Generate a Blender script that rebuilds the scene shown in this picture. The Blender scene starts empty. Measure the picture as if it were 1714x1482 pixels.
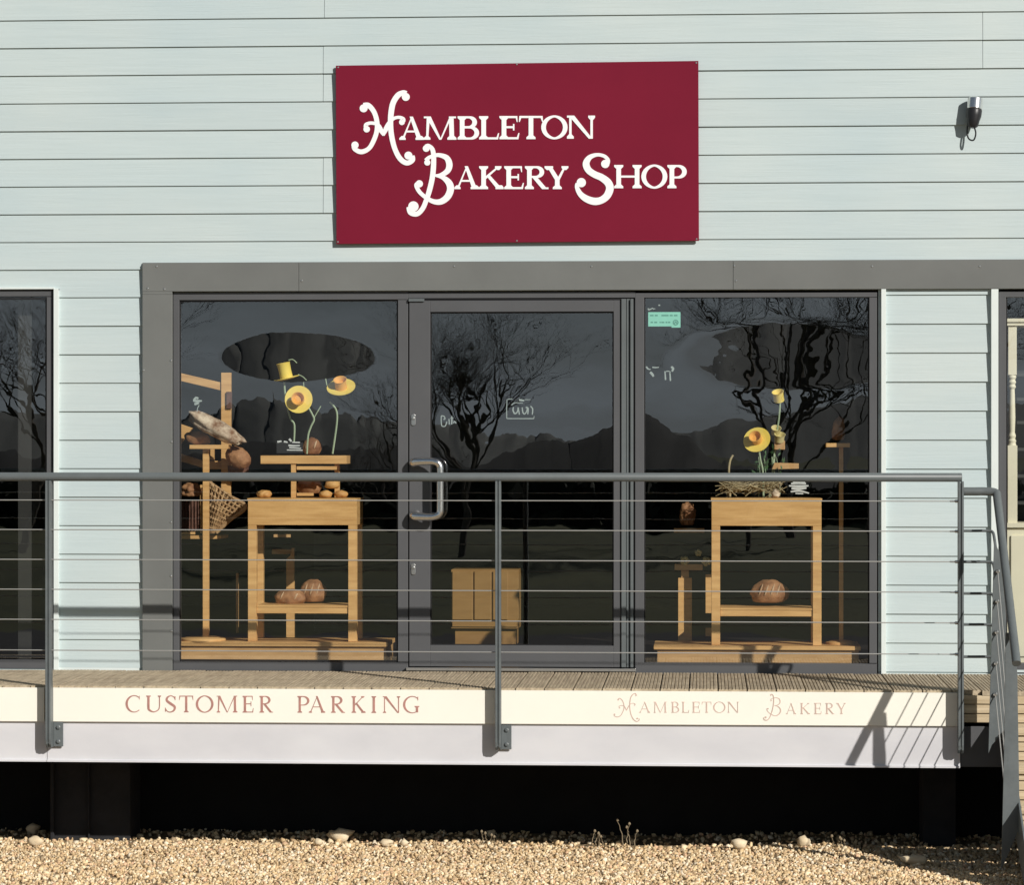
import bpy, math, random
from mathutils import Vector, Matrix, noise
random.seed(11)
sc = bpy.context.scene
COL = sc.collection
R = math.radians

# ------------------------------------------------------------------ camera, sky, sun, exposure
F, D, ZE = 5000.0, 16.67, 1.277          # focal length in photo pixels, distance to the wall, eye above the deck
TH = math.atan(323.0 / F)
cam = bpy.data.cameras.new("camera"); camo = bpy.data.objects.new("camera", cam); COL.objects.link(camo)
camo.location = (0, -D, ZE); camo.rotation_euler = (R(90), 0, TH)
cam.sensor_width = 36; cam.lens = 36 * F / 1714; cam.clip_start = .1; cam.clip_end = 3000
sc.camera = camo
SUN = Vector((.844, -1, .663)).normalized()
w = bpy.data.worlds.new("World"); sc.world = w; w.use_nodes = True
nt = w.node_tree
sky = nt.nodes.new("ShaderNodeTexSky"); sky.sky_type = 'NISHITA'; sky.sun_disc = False
sky.sun_elevation = math.asin(SUN.z); sky.sun_rotation = math.atan2(SUN.x, SUN.y)
sky.air_density = 1.0; sky.dust_density = .6; sky.ozone_density = 1.2
bg = nt.nodes["Background"]; bg.inputs[1].default_value = .030
tcw = nt.nodes.new("ShaderNodeTexCoord"); mpw = nt.nodes.new("ShaderNodeMapping"); mpw.inputs["Scale"].default_value = (1, 1, 9)
nzw = nt.nodes.new("ShaderNodeTexNoise"); nzw.inputs["Scale"].default_value = 5; nzw.inputs["Detail"].default_value = 8
nt.links.new(tcw.outputs["Generated"], mpw.inputs[0]); nt.links.new(mpw.outputs[0], nzw.inputs[0])
crw = nt.nodes.new("ShaderNodeValToRGB"); nt.links.new(nzw.outputs[0], crw.inputs[0])
crw.color_ramp.elements[0].position = .3; crw.color_ramp.elements[0].color = (.62, .62, .62, 1); crw.color_ramp.elements[1].position = .7; crw.color_ramp.elements[1].color = (.97, .97, .97, 1)
ccw = nt.nodes.new("ShaderNodeMixRGB"); ccw.inputs[1].default_value = (9.5, 12.2, 14.6, 1); ccw.inputs[2].default_value = (21.0, 23.5, 25.5, 1); nt.links.new(nzw.outputs[0], ccw.inputs[0])
mxw = nt.nodes.new("ShaderNodeMixRGB"); sxw = nt.nodes.new("ShaderNodeSeparateXYZ"); nt.links.new(tcw.outputs["Generated"], sxw.inputs[0])
mrw = nt.nodes.new("ShaderNodeMapRange"); mrw.inputs[1].default_value = .10; mrw.inputs[2].default_value = .34; mrw.inputs[3].default_value = 1; mrw.inputs[4].default_value = .12; nt.links.new(sxw.outputs[2], mrw.inputs[0])
muw = nt.nodes.new("ShaderNodeMath"); muw.operation = 'MULTIPLY'; nt.links.new(crw.outputs[0], muw.inputs[0]); nt.links.new(mrw.outputs[0], muw.inputs[1])
nt.links.new(muw.outputs[0], mxw.inputs[0]); nt.links.new(sky.outputs[0], mxw.inputs[1]); nt.links.new(ccw.outputs[0], mxw.inputs[2])
nt.links.new(mxw.outputs[0], bg.inputs[0])
sl = bpy.data.lights.new("sun", 'SUN'); so = bpy.data.objects.new("sun", sl); COL.objects.link(so)
sl.energy = 4.5; sl.angle = R(.55); sl.color = (1, .952, .895)
so.location = (8, -9, 8); so.rotation_euler = (-SUN).to_track_quat('-Z', 'Y').to_euler()
sc.view_settings.view_transform = 'Standard'; sc.view_settings.look = 'None'
sc.view_settings.exposure = 0.05; sc.view_settings.gamma = 1
sc.cycles.max_bounces = 10; sc.cycles.transparent_max_bounces = 16
sc.cycles.caustics_reflective = False; sc.cycles.caustics_refractive = False
sc.cycles.use_denoising = True

# ------------------------------------------------------------------ helpers
def W(px, py, Y=0.0):
    """pixel of the photograph -> (X, Z) on the plane y = Y"""
    a = (px - 857) / F; b = -(py - 741) / F
    t = (Y + D) / (math.cos(TH) + a * math.sin(TH))
    return t * (-math.sin(TH) + a * math.cos(TH)), ZE + t * b
def XX(px, Y=0.0): return W(px, 741, Y)[0]
def ZZ(py, Y=0.0, px=857): return W(px, py, Y)[1]
def P(px, py, Y): x, z = W(px, py, Y); return Vector((x, Y, z))

class MB:
    def __init__(s): s.v = []; s.f = []; s.c = []
    def quad(s, a, b, c, d):
        n = len(s.v); s.v += [tuple(a), tuple(b), tuple(c), tuple(d)]; s.f.append((n, n+1, n+2, n+3)); return s
    def hexa(s, p):      # 8 points: front quad (ccw from the front), back quad
        n = len(s.v); s.v += [tuple(q) for q in p]
        for f in ((0,1,2,3), (7,6,5,4), (1,0,4,5), (2,1,5,6), (3,2,6,7), (0,3,7,4)): s.f.append(tuple(n+i for i in f))
        return s
    def box(s, x0, x1, y0, y1, z0, z1):
        return s.hexa([(x0,y0,z0),(x1,y0,z0),(x1,y0,z1),(x0,y0,z1),(x0,y1,z0),(x1,y1,z0),(x1,y1,z1),(x0,y1,z1)])
    def pbox(s, px0, py0, px1, py1, Y, dep):     # axis-aligned box from its photo rectangle on plane Y
        cx = (px0+px1)/2
        z1, z0 = ZZ(py0, Y, cx), ZZ(py1, Y, cx)
        return s.box(XX(px0, Y), XX(px1, Y), Y, Y+dep, z0, z1)
    def pquad(s, pts, Y, dep):                   # four photo points: bl, br, tr, tl
        a = [P(x, y, Y) for x, y in pts]
        return s.hexa(a + [q + Vector((0, dep, 0)) for q in a])
    def prism(s, pts, y0, y1):                   # simple polygon in xz (ccw seen from -y)
        n = len(s.v); k = len(pts)
        s.v += [(x, y0, z) for x, z in pts] + [(x, y1, z) for x, z in pts]
        s.f.append(tuple(range(n, n+k))); s.f.append(tuple(range(n+2*k-1, n+k-1, -1)))
        for i in range(k):
            j = (i+1) % k; s.f.append((n+j, n+i, n+k+i, n+k+j))
        return s
    def prismx(s, pts, x0, x1):                  # polygon in yz, extruded along x
        n = len(s.v); k = len(pts)
        s.v += [(x0, y, z) for y, z in pts] + [(x1, y, z) for y, z in pts]
        s.f.append(tuple(range(n+k-1, n-1, -1))); s.f.append(tuple(range(n+k, n+2*k)))
        for i in range(k):
            j = (i+1) % k; s.f.append((n+i, n+j, n+k+j, n+k+i))
        return s
    def tube(s, pts, rad, n=12, cap=True):
        pts = [Vector(p) for p in pts]; m = len(pts)
        rad = rad if isinstance(rad, (list, tuple)) else [rad]*m
        b = len(s.v); up = None
        for i, p in enumerate(pts):
            t = (pts[min(i+1, m-1)] - pts[max(i-1, 0)]).normalized()
            if up is None:
                up = Vector((0,0,1)) if abs(t.z) < .9 else Vector((1,0,0))
            side = t.cross(up).normalized(); up = side.cross(t).normalized()
            for k in range(n):
                a = 2*math.pi*k/n
                s.v.append(tuple(p + (side*math.cos(a) + up*math.sin(a)) * rad[i]))
        for i in range(m-1):
            for k in range(n):
                j = (k+1) % n
                s.f.append((b+i*n+k, b+i*n+j, b+(i+1)*n+j, b+(i+1)*n+k))
        if cap:
            s.f.append(tuple(b+k for k in range(n-1, -1, -1))); s.f.append(tuple(b+(m-1)*n+k for k in range(n)))
        return s
    def lathe(s, prof, loc, axis=(0,0,1), n=20):  # prof: (r, h) along the axis
        q = Vector((0,0,1)).rotation_difference(Vector(axis)); loc = Vector(loc); b = len(s.v)
        for r, h in prof:
            for k in range(n):
                a = 2*math.pi*k/n
                s.v.append(tuple(loc + q @ Vector((r*math.cos(a), r*math.sin(a), h))))
        for i in range(len(prof)-1):
            for k in range(n):
                j = (k+1) % n; s.f.append((b+i*n+k, b+i*n+j, b+(i+1)*n+j, b+(i+1)*n+k))
        s.f.append(tuple(b+k for k in range(n-1, -1, -1))); s.f.append(tuple(b+(len(prof)-1)*n+k for k in range(n)))
        return s
    def build(s, name, mat, parent=None, bevel=0, smooth=False, sub=0):
        me = bpy.data.meshes.new(name); me.from_pydata(s.v, [], s.f); me.update()
        if smooth: me.polygons.foreach_set("use_smooth", [True]*len(me.polygons))
        o = bpy.data.objects.new(name, me); COL.objects.link(o)
        if mat: me.materials.append(mat)
        if parent:
            o.parent = parent; pl = parent.location.copy(); pp = parent.parent
            while pp: pl += pp.location; pp = pp.parent
            if pl.length > 0:
                me.transform(Matrix.Translation(-pl))
        if bevel:
            m = o.modifiers.new("bevel", 'BEVEL'); m.width = bevel; m.segments = 2; m.limit_method = 'ANGLE'; m.angle_limit = R(40)
        if smooth:
            try: me.set_sharp_from_angle(angle=R(40))
            except Exception: pass
        return o

def tag(o, label=None, cat=None, group=None, kind=None):
    if label: o["label"] = label
    if cat: o["category"] = cat
    if group: o["group"] = group
    if kind: o["kind"] = kind
    return o
def thing(name, loc, label, cat, group=None):
    o = bpy.data.objects.new(name, None); COL.objects.link(o); o.location = loc; o.empty_display_size = .1
    return tag(o, label, cat, group)

# ------------------------------------------------------------------ materials
def mat(name, col, rough=.6, metal=0, var=.0, vscale=3.0, stretch=(1,1,1), col2=None, bump=0, bscale=40, bstretch=(1,1,1), spec=.4, coords='Object', detail=5):
    m = bpy.data.materials.new(name); m.use_nodes = True; t = m.node_tree; N = t.nodes; L = t.links
    b = N["Principled BSDF"]; b.inputs["Base Color"].default_value = (*col, 1); b.inputs["Roughness"].default_value = rough
    b.inputs["Metallic"].default_value = metal; b.inputs["Specular IOR Level"].default_value = spec
    tc = N.new("ShaderNodeTexCoord")
    if var or col2:
        mp = N.new("ShaderNodeMapping"); mp.inputs["Scale"].default_value = stretch; L.new(tc.outputs[coords], mp.inputs[0])
        nz = N.new("ShaderNodeTexNoise"); nz.inputs["Scale"].default_value = vscale; nz.inputs["Detail"].default_value = detail
        nz.inputs["Roughness"].default_value = .6
        L.new(mp.outputs[0], nz.inputs[0])
        cr = N.new("ShaderNodeValToRGB"); L.new(nz.outputs[0], cr.inputs[0])
        c2 = col2 or tuple(min(1, c*(1+var)) for c in col)
        c1 = col if col2 else tuple(c*(1-var) for c in col)
        cr.color_ramp.elements[0].position = .34; cr.color_ramp.elements[0].color = (*c1, 1)
        cr.color_ramp.elements[1].position = .66; cr.color_ramp.elements[1].color = (*c2, 1)
        L.new(cr.outputs[0], b.inputs["Base Color"])
    if bump:
        mp = N.new("ShaderNodeMapping"); mp.inputs["Scale"].default_value = bstretch; L.new(tc.outputs[coords], mp.inputs[0])
        nz = N.new("ShaderNodeTexNoise"); nz.inputs["Scale"].default_value = bscale; nz.inputs["Detail"].default_value = 4
        L.new(mp.outputs[0], nz.inputs[0])
        bp = N.new("ShaderNodeBump"); bp.inputs["Distance"].default_value = bump; bp.inputs["Strength"].default_value = 1
        L.new(nz.outputs[0], bp.inputs["Height"]); L.new(bp.outputs[0], b.inputs["Normal"])
    return m

def cladding_mat():
    m = mat("mint_cladding", (.565, .63, .60), .55, var=0, bump=.0012, bscale=14, bstretch=(.35, 1, 9))
    t = m.node_tree; N = t.nodes; L = t.links; b = N["Principled BSDF"]; tc = N.new("ShaderNodeTexCoord")
    def nz(scale, st, det=4):
        mp = N.new("ShaderNodeMapping"); mp.inputs["Scale"].default_value = st; L.new(tc.outputs["Object"], mp.inputs[0])
        n = N.new("ShaderNodeTexNoise"); n.inputs["Scale"].default_value = scale; n.inputs["Detail"].default_value = det; L.new(mp.outputs[0], n.inputs[0]); return n
    n1 = nz(1.1, (.8, 1, 1.4)); n2 = nz(7, (.25, 1, 7), 6)
    cr = N.new("ShaderNodeValToRGB"); L.new(n1.outputs[0], cr.inputs[0])
    e = cr.color_ramp.elements
    e[0].position = .32; e[0].color = (.458, .548, .560, 1); e[1].position = .68; e[1].color = (.520, .590, .580, 1)
    mx = N.new("ShaderNodeMixRGB"); mx.blend_type = 'MULTIPLY'; mx.inputs[0].default_value = 1
    cr2 = N.new("ShaderNodeValToRGB"); L.new(n2.outputs[0], cr2.inputs[0])
    e = cr2.color_ramp.elements; e[0].position = .3; e[0].color = (.96, .965, .965, 1); e[1].position = .6; e[1].color = (1, 1, 1, 1)
    L.new(cr.outputs[0], mx.inputs[1]); L.new(cr2.outputs[0], mx.inputs[2])
    # every board its own faint tone (attribute set per board)
    at = N.new("ShaderNodeAttribute"); at.attribute_name = "tone"
    mx2 = N.new("ShaderNodeMixRGB"); mx2.blend_type = 'MULTIPLY'; mx2.inputs[0].default_value = 1
    L.new(mx.outputs[0], mx2.inputs[1]); L.new(at.outputs["Color"], mx2.inputs[2]); L.new(mx2.outputs[0], b.inputs["Base Color"])
    return m

M = {}
M['clad'] = cladding_mat()
M['trim'] = mat("mint_trim", (.66, .72, .695), .5, var=.03, vscale=4, bump=.0004, bscale=20, bstretch=(4,4,.6))
M['surround'] = mat("grey_surround", (.146, .152, .144), .55, var=.07, vscale=2.2, bump=.0006, bscale=6)
M['frame'] = mat("grey_frame", (.088, .09, .094), .42, var=.05, vscale=3, bump=.0002, bscale=30)
M['rubber'] = mat("black_gasket", (.008, .008, .009), .6)
M['rail'] = mat("grey_rail_paint", (.118, .134, .137), .42, var=.10, vscale=14, bump=.0006, bscale=60)
M['railsmooth'] = mat("grey_rail_paint_smooth", (.115, .130, .132), .42, var=.06, vscale=9, bump=.0002, bscale=40)
M['cable'] = mat("steel_cable", (.40, .40, .38), .42, metal=.4, bump=.0004, bscale=300)
M['chrome'] = mat("polished_steel", (.82, .81, .79), .24, metal=1)
M['steel'] = mat("brushed_steel", (.62, .62, .60), .32, metal=1)
M['fascia'] = mat("cream_fascia", (.87, .845, .745), .5, var=.02, vscale=2, bump=.0002, bscale=9)
M['beam'] = mat("lilac_white_beam", (.58, .58, .60), .42, col2=(.64, .64, .655), vscale=2.2, stretch=(1,1,2), bump=.0006, bscale=5)
M['deck'] = mat("weathered_decking", (.31, .25, .17), .85, col2=(.50, .415, .29), vscale=9, stretch=(6, .35, 6), bump=.0015, bscale=50, bstretch=(3,.2,3))
M['tread'] = mat("stair_timber", (.44, .345, .21), .8, col2=(.60, .49, .33), vscale=9, stretch=(.35, 6, 6), bump=.0015, bscale=50, bstretch=(.2,3,3))
M['sign'] = mat("burgundy_board", (.175, .0085, .027), .6, var=.05, vscale=1.6, bump=.0002, bscale=14, spec=.12)
M['white'] = mat("white_letters", (.88, .88, .88), .5, var=.01)
M['redletter'] = mat("faded_red_letters", (.42, .215, .18), .6, var=.14, vscale=30)
M['paleletter'] = mat("pale_faded_letters", (.60, .45, .38), .6, var=.12, vscale=30)
M['pine'] = mat("pine_wood", (.61, .34, .125), .5, col2=(.78, .475, .19), vscale=5, stretch=(1,1,7), bump=.0003, bscale=30)
M['pineh'] = mat("pine_wood_across", (.60, .335, .12), .5, col2=(.78, .475, .19), vscale=5, stretch=(.8,6,7), bump=.0003, bscale=30)
M['oak'] = mat("plinth_wood", (.50, .29, .12), .5, col2=(.62, .38, .17), vscale=6, stretch=(1,6,5), bump=.0003, bscale=30)
M['crust'] = mat("bread_crust", (.17, .065, .026), .7, col2=(.46, .24, .11), vscale=11, bump=.004, bscale=40)
M['flour'] = mat("floured_crust", (.20, .095, .045), .85, col2=(.74, .62, .46), vscale=19, bump=.004, bscale=40, detail=7)
M['scored'] = mat("scored_crust", (.38, .22, .11), .85, col2=(.62, .46, .30), vscale=40)
M['roll'] = mat("golden_roll", (.50, .24, .07), .6, col2=(.70, .42, .15), vscale=14, bump=.002, bscale=40)
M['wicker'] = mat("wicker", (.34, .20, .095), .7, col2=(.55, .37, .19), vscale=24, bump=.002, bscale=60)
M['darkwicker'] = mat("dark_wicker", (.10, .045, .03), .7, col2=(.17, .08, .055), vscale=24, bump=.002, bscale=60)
M['yellow'] = mat("yellow_paper", (.88, .68, .13), .6, var=.05, vscale=12)
M['orange'] = mat("orange_paper", (.80, .42, .09), .6, var=.05, vscale=12)
M['palecup'] = mat("pale_paper", (.62, .54, .25), .6, var=.05, vscale=12)
M['stem'] = mat("pale_green_stem", (.36, .46, .30), .6)
M['leaf'] = mat("dark_green_leaf", (.05, .12, .045), .6, var=.2, vscale=30)
M['straw'] = mat("dried_straw", (.40, .33, .19), .8, var=.2, vscale=30)
M['slate'] = mat("slate_card", (.02, .022, .024), .6)
M['pale'] = mat("pale_print", (.62, .65, .64), .6)
M['frost'] = mat("etched_print", (.27, .33, .32), .7)
M['teal'] = mat("teal_sticker", (.22, .52, .42), .5, var=.03, vscale=20)
M['tealdark'] = mat("teal_print", (.10, .27, .22), .5)
M['cream'] = mat("cream_paint", (.86, .81, .62), .5, var=.03, vscale=5)
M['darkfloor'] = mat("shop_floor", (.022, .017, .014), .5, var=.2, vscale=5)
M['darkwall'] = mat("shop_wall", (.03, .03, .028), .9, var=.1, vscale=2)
M['lino'] = mat("grey_shelf_backs", (.055, .057, .055), .8, var=.1)
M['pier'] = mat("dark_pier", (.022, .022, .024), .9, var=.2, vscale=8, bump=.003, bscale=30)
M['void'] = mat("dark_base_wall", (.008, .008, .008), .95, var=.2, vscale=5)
M['black'] = mat("black_plastic", (.018, .018, .02), .4)
M['kraft'] = mat("cupboard_wood", (.30, .165, .05), .55, col2=(.36, .205, .068), vscale=4, stretch=(1,1,5))
M['gravelbase'] = mat("gravel_bed", (.22, .155, .085), .95, col2=(.48, .36, .21), vscale=34, bump=.02, bscale=48)
M['rock'] = mat("loose_stone", (.62, .49, .31), .9, col2=(.80, .68, .48), vscale=12, bump=.004, bscale=30)
M['grass'] = mat("field_grass", (.045, .055, .018), .95, col2=(.095, .10, .035), vscale=.25, bump=.03, bscale=4)
M['tarmac'] = mat("car_park_tarmac", (.045, .045, .045), .9, var=.2, vscale=2, bump=.004, bscale=40)
M['hill'] = mat("hazed_hill_cover", (.13, .14, .13), .95, col2=(.19, .20, .185), vscale=.02)  # haze is painted in: cover colour lightened for distance
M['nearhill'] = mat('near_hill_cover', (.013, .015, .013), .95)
M['bark'] = mat("winter_bark", (.13, .115, .095), .95, var=.3, vscale=6, bump=.01, bscale=14)
M['hedge'] = mat("hedge_leaf", (.012, .018, .008), .9, col2=(.03, .036, .016), vscale=2)
M['weed'] = mat("dead_weed", (.24, .19, .12), .9)

# stones: colour from a per-stone attribute
def stone_mat():
    m = mat("gravel_stones", (.5, .4, .25), .85, bump=.001, bscale=150)
    t = m.node_tree; at = t.nodes.new("ShaderNodeAttribute"); at.attribute_name = "tone"
    t.links.new(at.outputs["Color"], t.nodes["Principled BSDF"].inputs["Base Color"]); return m
M['stones'] = stone_mat()

def glass_mat(name, refl=.165, edge=8.0, tint=(.95, .965, .955), wave=.0008, scale=2.8, dents=()):
    """clear pane: Schlick reflection over transparency, slightly wavy; dents = places where the sealed unit is bowed"""
    m = bpy.data.materials.new(name); m.use_nodes = True; t = m.node_tree; N = t.nodes; L = t.links
    N.remove(N["Principled BSDF"]); out = N["Material Output"]
    def MA(op, a, b=None, clamp=False):
        n = N.new("ShaderNodeMath"); n.operation = op; n.use_clamp = clamp
        for i, v in enumerate((a, b)):
            if v is None: continue
            if isinstance(v, (int, float)): n.inputs[i].default_value = v
            else: L.new(v, n.inputs[i])
        return n.outputs[0]
    tr = N.new("ShaderNodeBsdfTransparent"); tr.inputs[0].default_value = (*tint, 1)
    gl = N.new("ShaderNodeBsdfGlossy"); gl.inputs["Roughness"].default_value = 0; gl.inputs[0].default_value = (1, 1, 1, 1)
    ge = N.new("ShaderNodeNewGeometry"); vm = N.new("ShaderNodeVectorMath"); vm.operation = 'DOT_PRODUCT'
    L.new(ge.outputs["Normal"], vm.inputs[0]); L.new(ge.outputs["Incoming"], vm.inputs[1])
    c = MA('ABSOLUTE', vm.outputs["Value"]); f5 = MA('POWER', MA('SUBTRACT', 1.0, c), 5.0)
    fac = MA('ADD', MA('MULTIPLY', f5, 1-refl), refl, True)
    mx = N.new("ShaderNodeMixShader"); L.new(fac, mx.inputs[0]); L.new(tr.outputs[0], mx.inputs[1]); L.new(gl.outputs[0], mx.inputs[2])
    tc = N.new("ShaderNodeTexCoord")
    nz = N.new("ShaderNodeTexNoise"); nz.inputs["Scale"].default_value = scale; nz.inputs["Detail"].default_value = 3; nz.inputs["Roughness"].default_value = .32
    L.new(tc.outputs["Object"], nz.inputs[0])
    bp = N.new("ShaderNodeBump"); bp.inputs["Distance"].default_value = wave; L.new(nz.outputs[0], bp.inputs["Height"])
    nrm = bp.outputs[0]
    if dents:
        sx = N.new("ShaderNodeSeparateXYZ"); L.new(tc.outputs["Object"], sx.inputs[0])
        g = MA('MULTIPLY', MA('SUBTRACT', MA('MULTIPLY', MA('SUBTRACT', sx.outputs[2], ZE), 1/D), .0062), -.5)
        n2 = N.new("ShaderNodeTexNoise"); n2.inputs["Scale"].default_value = 5; n2.inputs["Detail"].default_value = 4; L.new(tc.outputs["Object"], n2.inputs[0])
        tot = None
        for cx, cz, rx, rz in dents:
            u = MA('DIVIDE', MA('SUBTRACT', sx.outputs[0], cx), rx); v = MA('DIVIDE', MA('SUBTRACT', sx.outputs[2], cz), rz)
            r2 = MA('ADD', MA('MULTIPLY', u, u), MA('MULTIPLY', v, v)); r2 = MA('ADD', r2, MA('MULTIPLY', MA('SUBTRACT', n2.outputs[0], .5), .5))
            mk = MA('MULTIPLY', MA('SUBTRACT', 1.06, r2), edge, True)
            tot = mk if tot is None else MA('MAXIMUM', tot, mk)
        cb = N.new("ShaderNodeCombineXYZ"); L.new(MA('MULTIPLY', g, tot), cb.inputs[2])
        ad = N.new("ShaderNodeVectorMath"); ad.operation = 'ADD'; L.new(nrm, ad.inputs[0]); L.new(cb.outputs[0], ad.inputs[1])
        no = N.new("ShaderNodeVectorMath"); no.operation = 'NORMALIZE'; L.new(ad.outputs[0], no.inputs[0]); nrm = no.outputs[0]
    L.new(nrm, gl.inputs["Normal"]); L.new(mx.outputs[0], out.inputs[0])
    return m
def dent(px, py, rx, ry):
    x, z = W(px, py, 0); return (x, z, rx/300, ry/300)
M['glass'] = glass_mat("window_glass")
M['glass_left'] = glass_mat("window_glass_bowed", dents=[dent(497, 597, 132, 42)])
M['glass_right'] = glass_mat("window_glass_bowed_wide", edge=2.2, dents=[dent(1310, 596, 195, 66)])

# ------------------------------------------------------------------ strokes and serif lettering
def catmull(pts, n=7, closed=False):
    out = []; m = len(pts); rng = m if closed else m-1
    for i in range(rng):
        if closed: p = [pts[(i+k-1) % m] for k in range(4)]
        else: p = [pts[max(i-1, 0)], pts[i], pts[i+1], pts[min(i+2, m-1)]]
        for k in range(n):
            u = k / n
            out.append(tuple(.5*(2*p[1][c] + (p[2][c]-p[0][c])*u + (2*p[0][c]-5*p[1][c]+4*p[2][c]-p[3][c])*u*u + (3*p[1][c]-p[0][c]-3*p[2][c]+p[3][c])*u**3) for c in range(3)))
    if not closed: out.append(tuple(pts[-1]))
    return out
_lay = [0]
def flat_poly(mb, pts, Y, th, mapf):
    q = [mapf(x, y) for x, y in pts]
    area = sum(q[i][0]*q[(i+1) % len(q)][1] - q[(i+1) % len(q)][0]*q[i][1] for i in range(len(q)))
    if area < 0: q = q[::-1]
    _lay[0] = (_lay[0] + 1) % 9
    mb.prism(q, Y - th - .00012*_lay[0], Y)
def flat_stroke(mb, pts, Y, th, mapf, closed=False, k=1.0, n=7):
    c = catmull(pts, n, closed); m = len(c); Lp = []; Rp = []
    for i in range(m):
        a = c[(i-1) % m] if closed else c[max(i-1, 0)]; b = c[(i+1) % m] if closed else c[min(i+1, m-1)]
        dx, dy = b[0]-a[0], b[1]-a[1]; l = math.hypot(dx, dy) or 1
        nx, ny = -dy/l, dx/l; r = c[i][2]*k
        Lp.append(mapf(c[i][0]+nx*r, c[i][1]+ny*r)); Rp.append(mapf(c[i][0]-nx*r, c[i][1]-ny*r))
    _lay[0] = (_lay[0] + 1) % 9; yf = Y - th - .00012*_lay[0]
    b0 = len(mb.v)
    for (l, r) in zip(Lp, Rp): mb.v += [(l[0], yf, l[1]), (r[0], yf, r[1]), (l[0], Y, l[1]), (r[0], Y, r[1])]
    for i in range(m if closed else m-1):
        j = (i+1) % m; A = b0+4*i; B = b0+4*j
        mb.f += [(A, B, B+1, A+1), (A+2, B+2, B, A), (A+1, B+1, B+3, A+3)]
    if not closed:
        mb.f += [(b0, b0+1, b0+3, b0+2), (b0+4*(m-1)+1, b0+4*(m-1), b0+4*(m-1)+2, b0+4*(m-1)+3)]
def flat_ball(mb, x, y, r, Y, th, mapf):
    flat_poly(mb, [(x+r*math.cos(2*math.pi*i/24), y+r*math.sin(2*math.pi*i/24)) for i in range(24)], Y, th, mapf)

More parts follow.
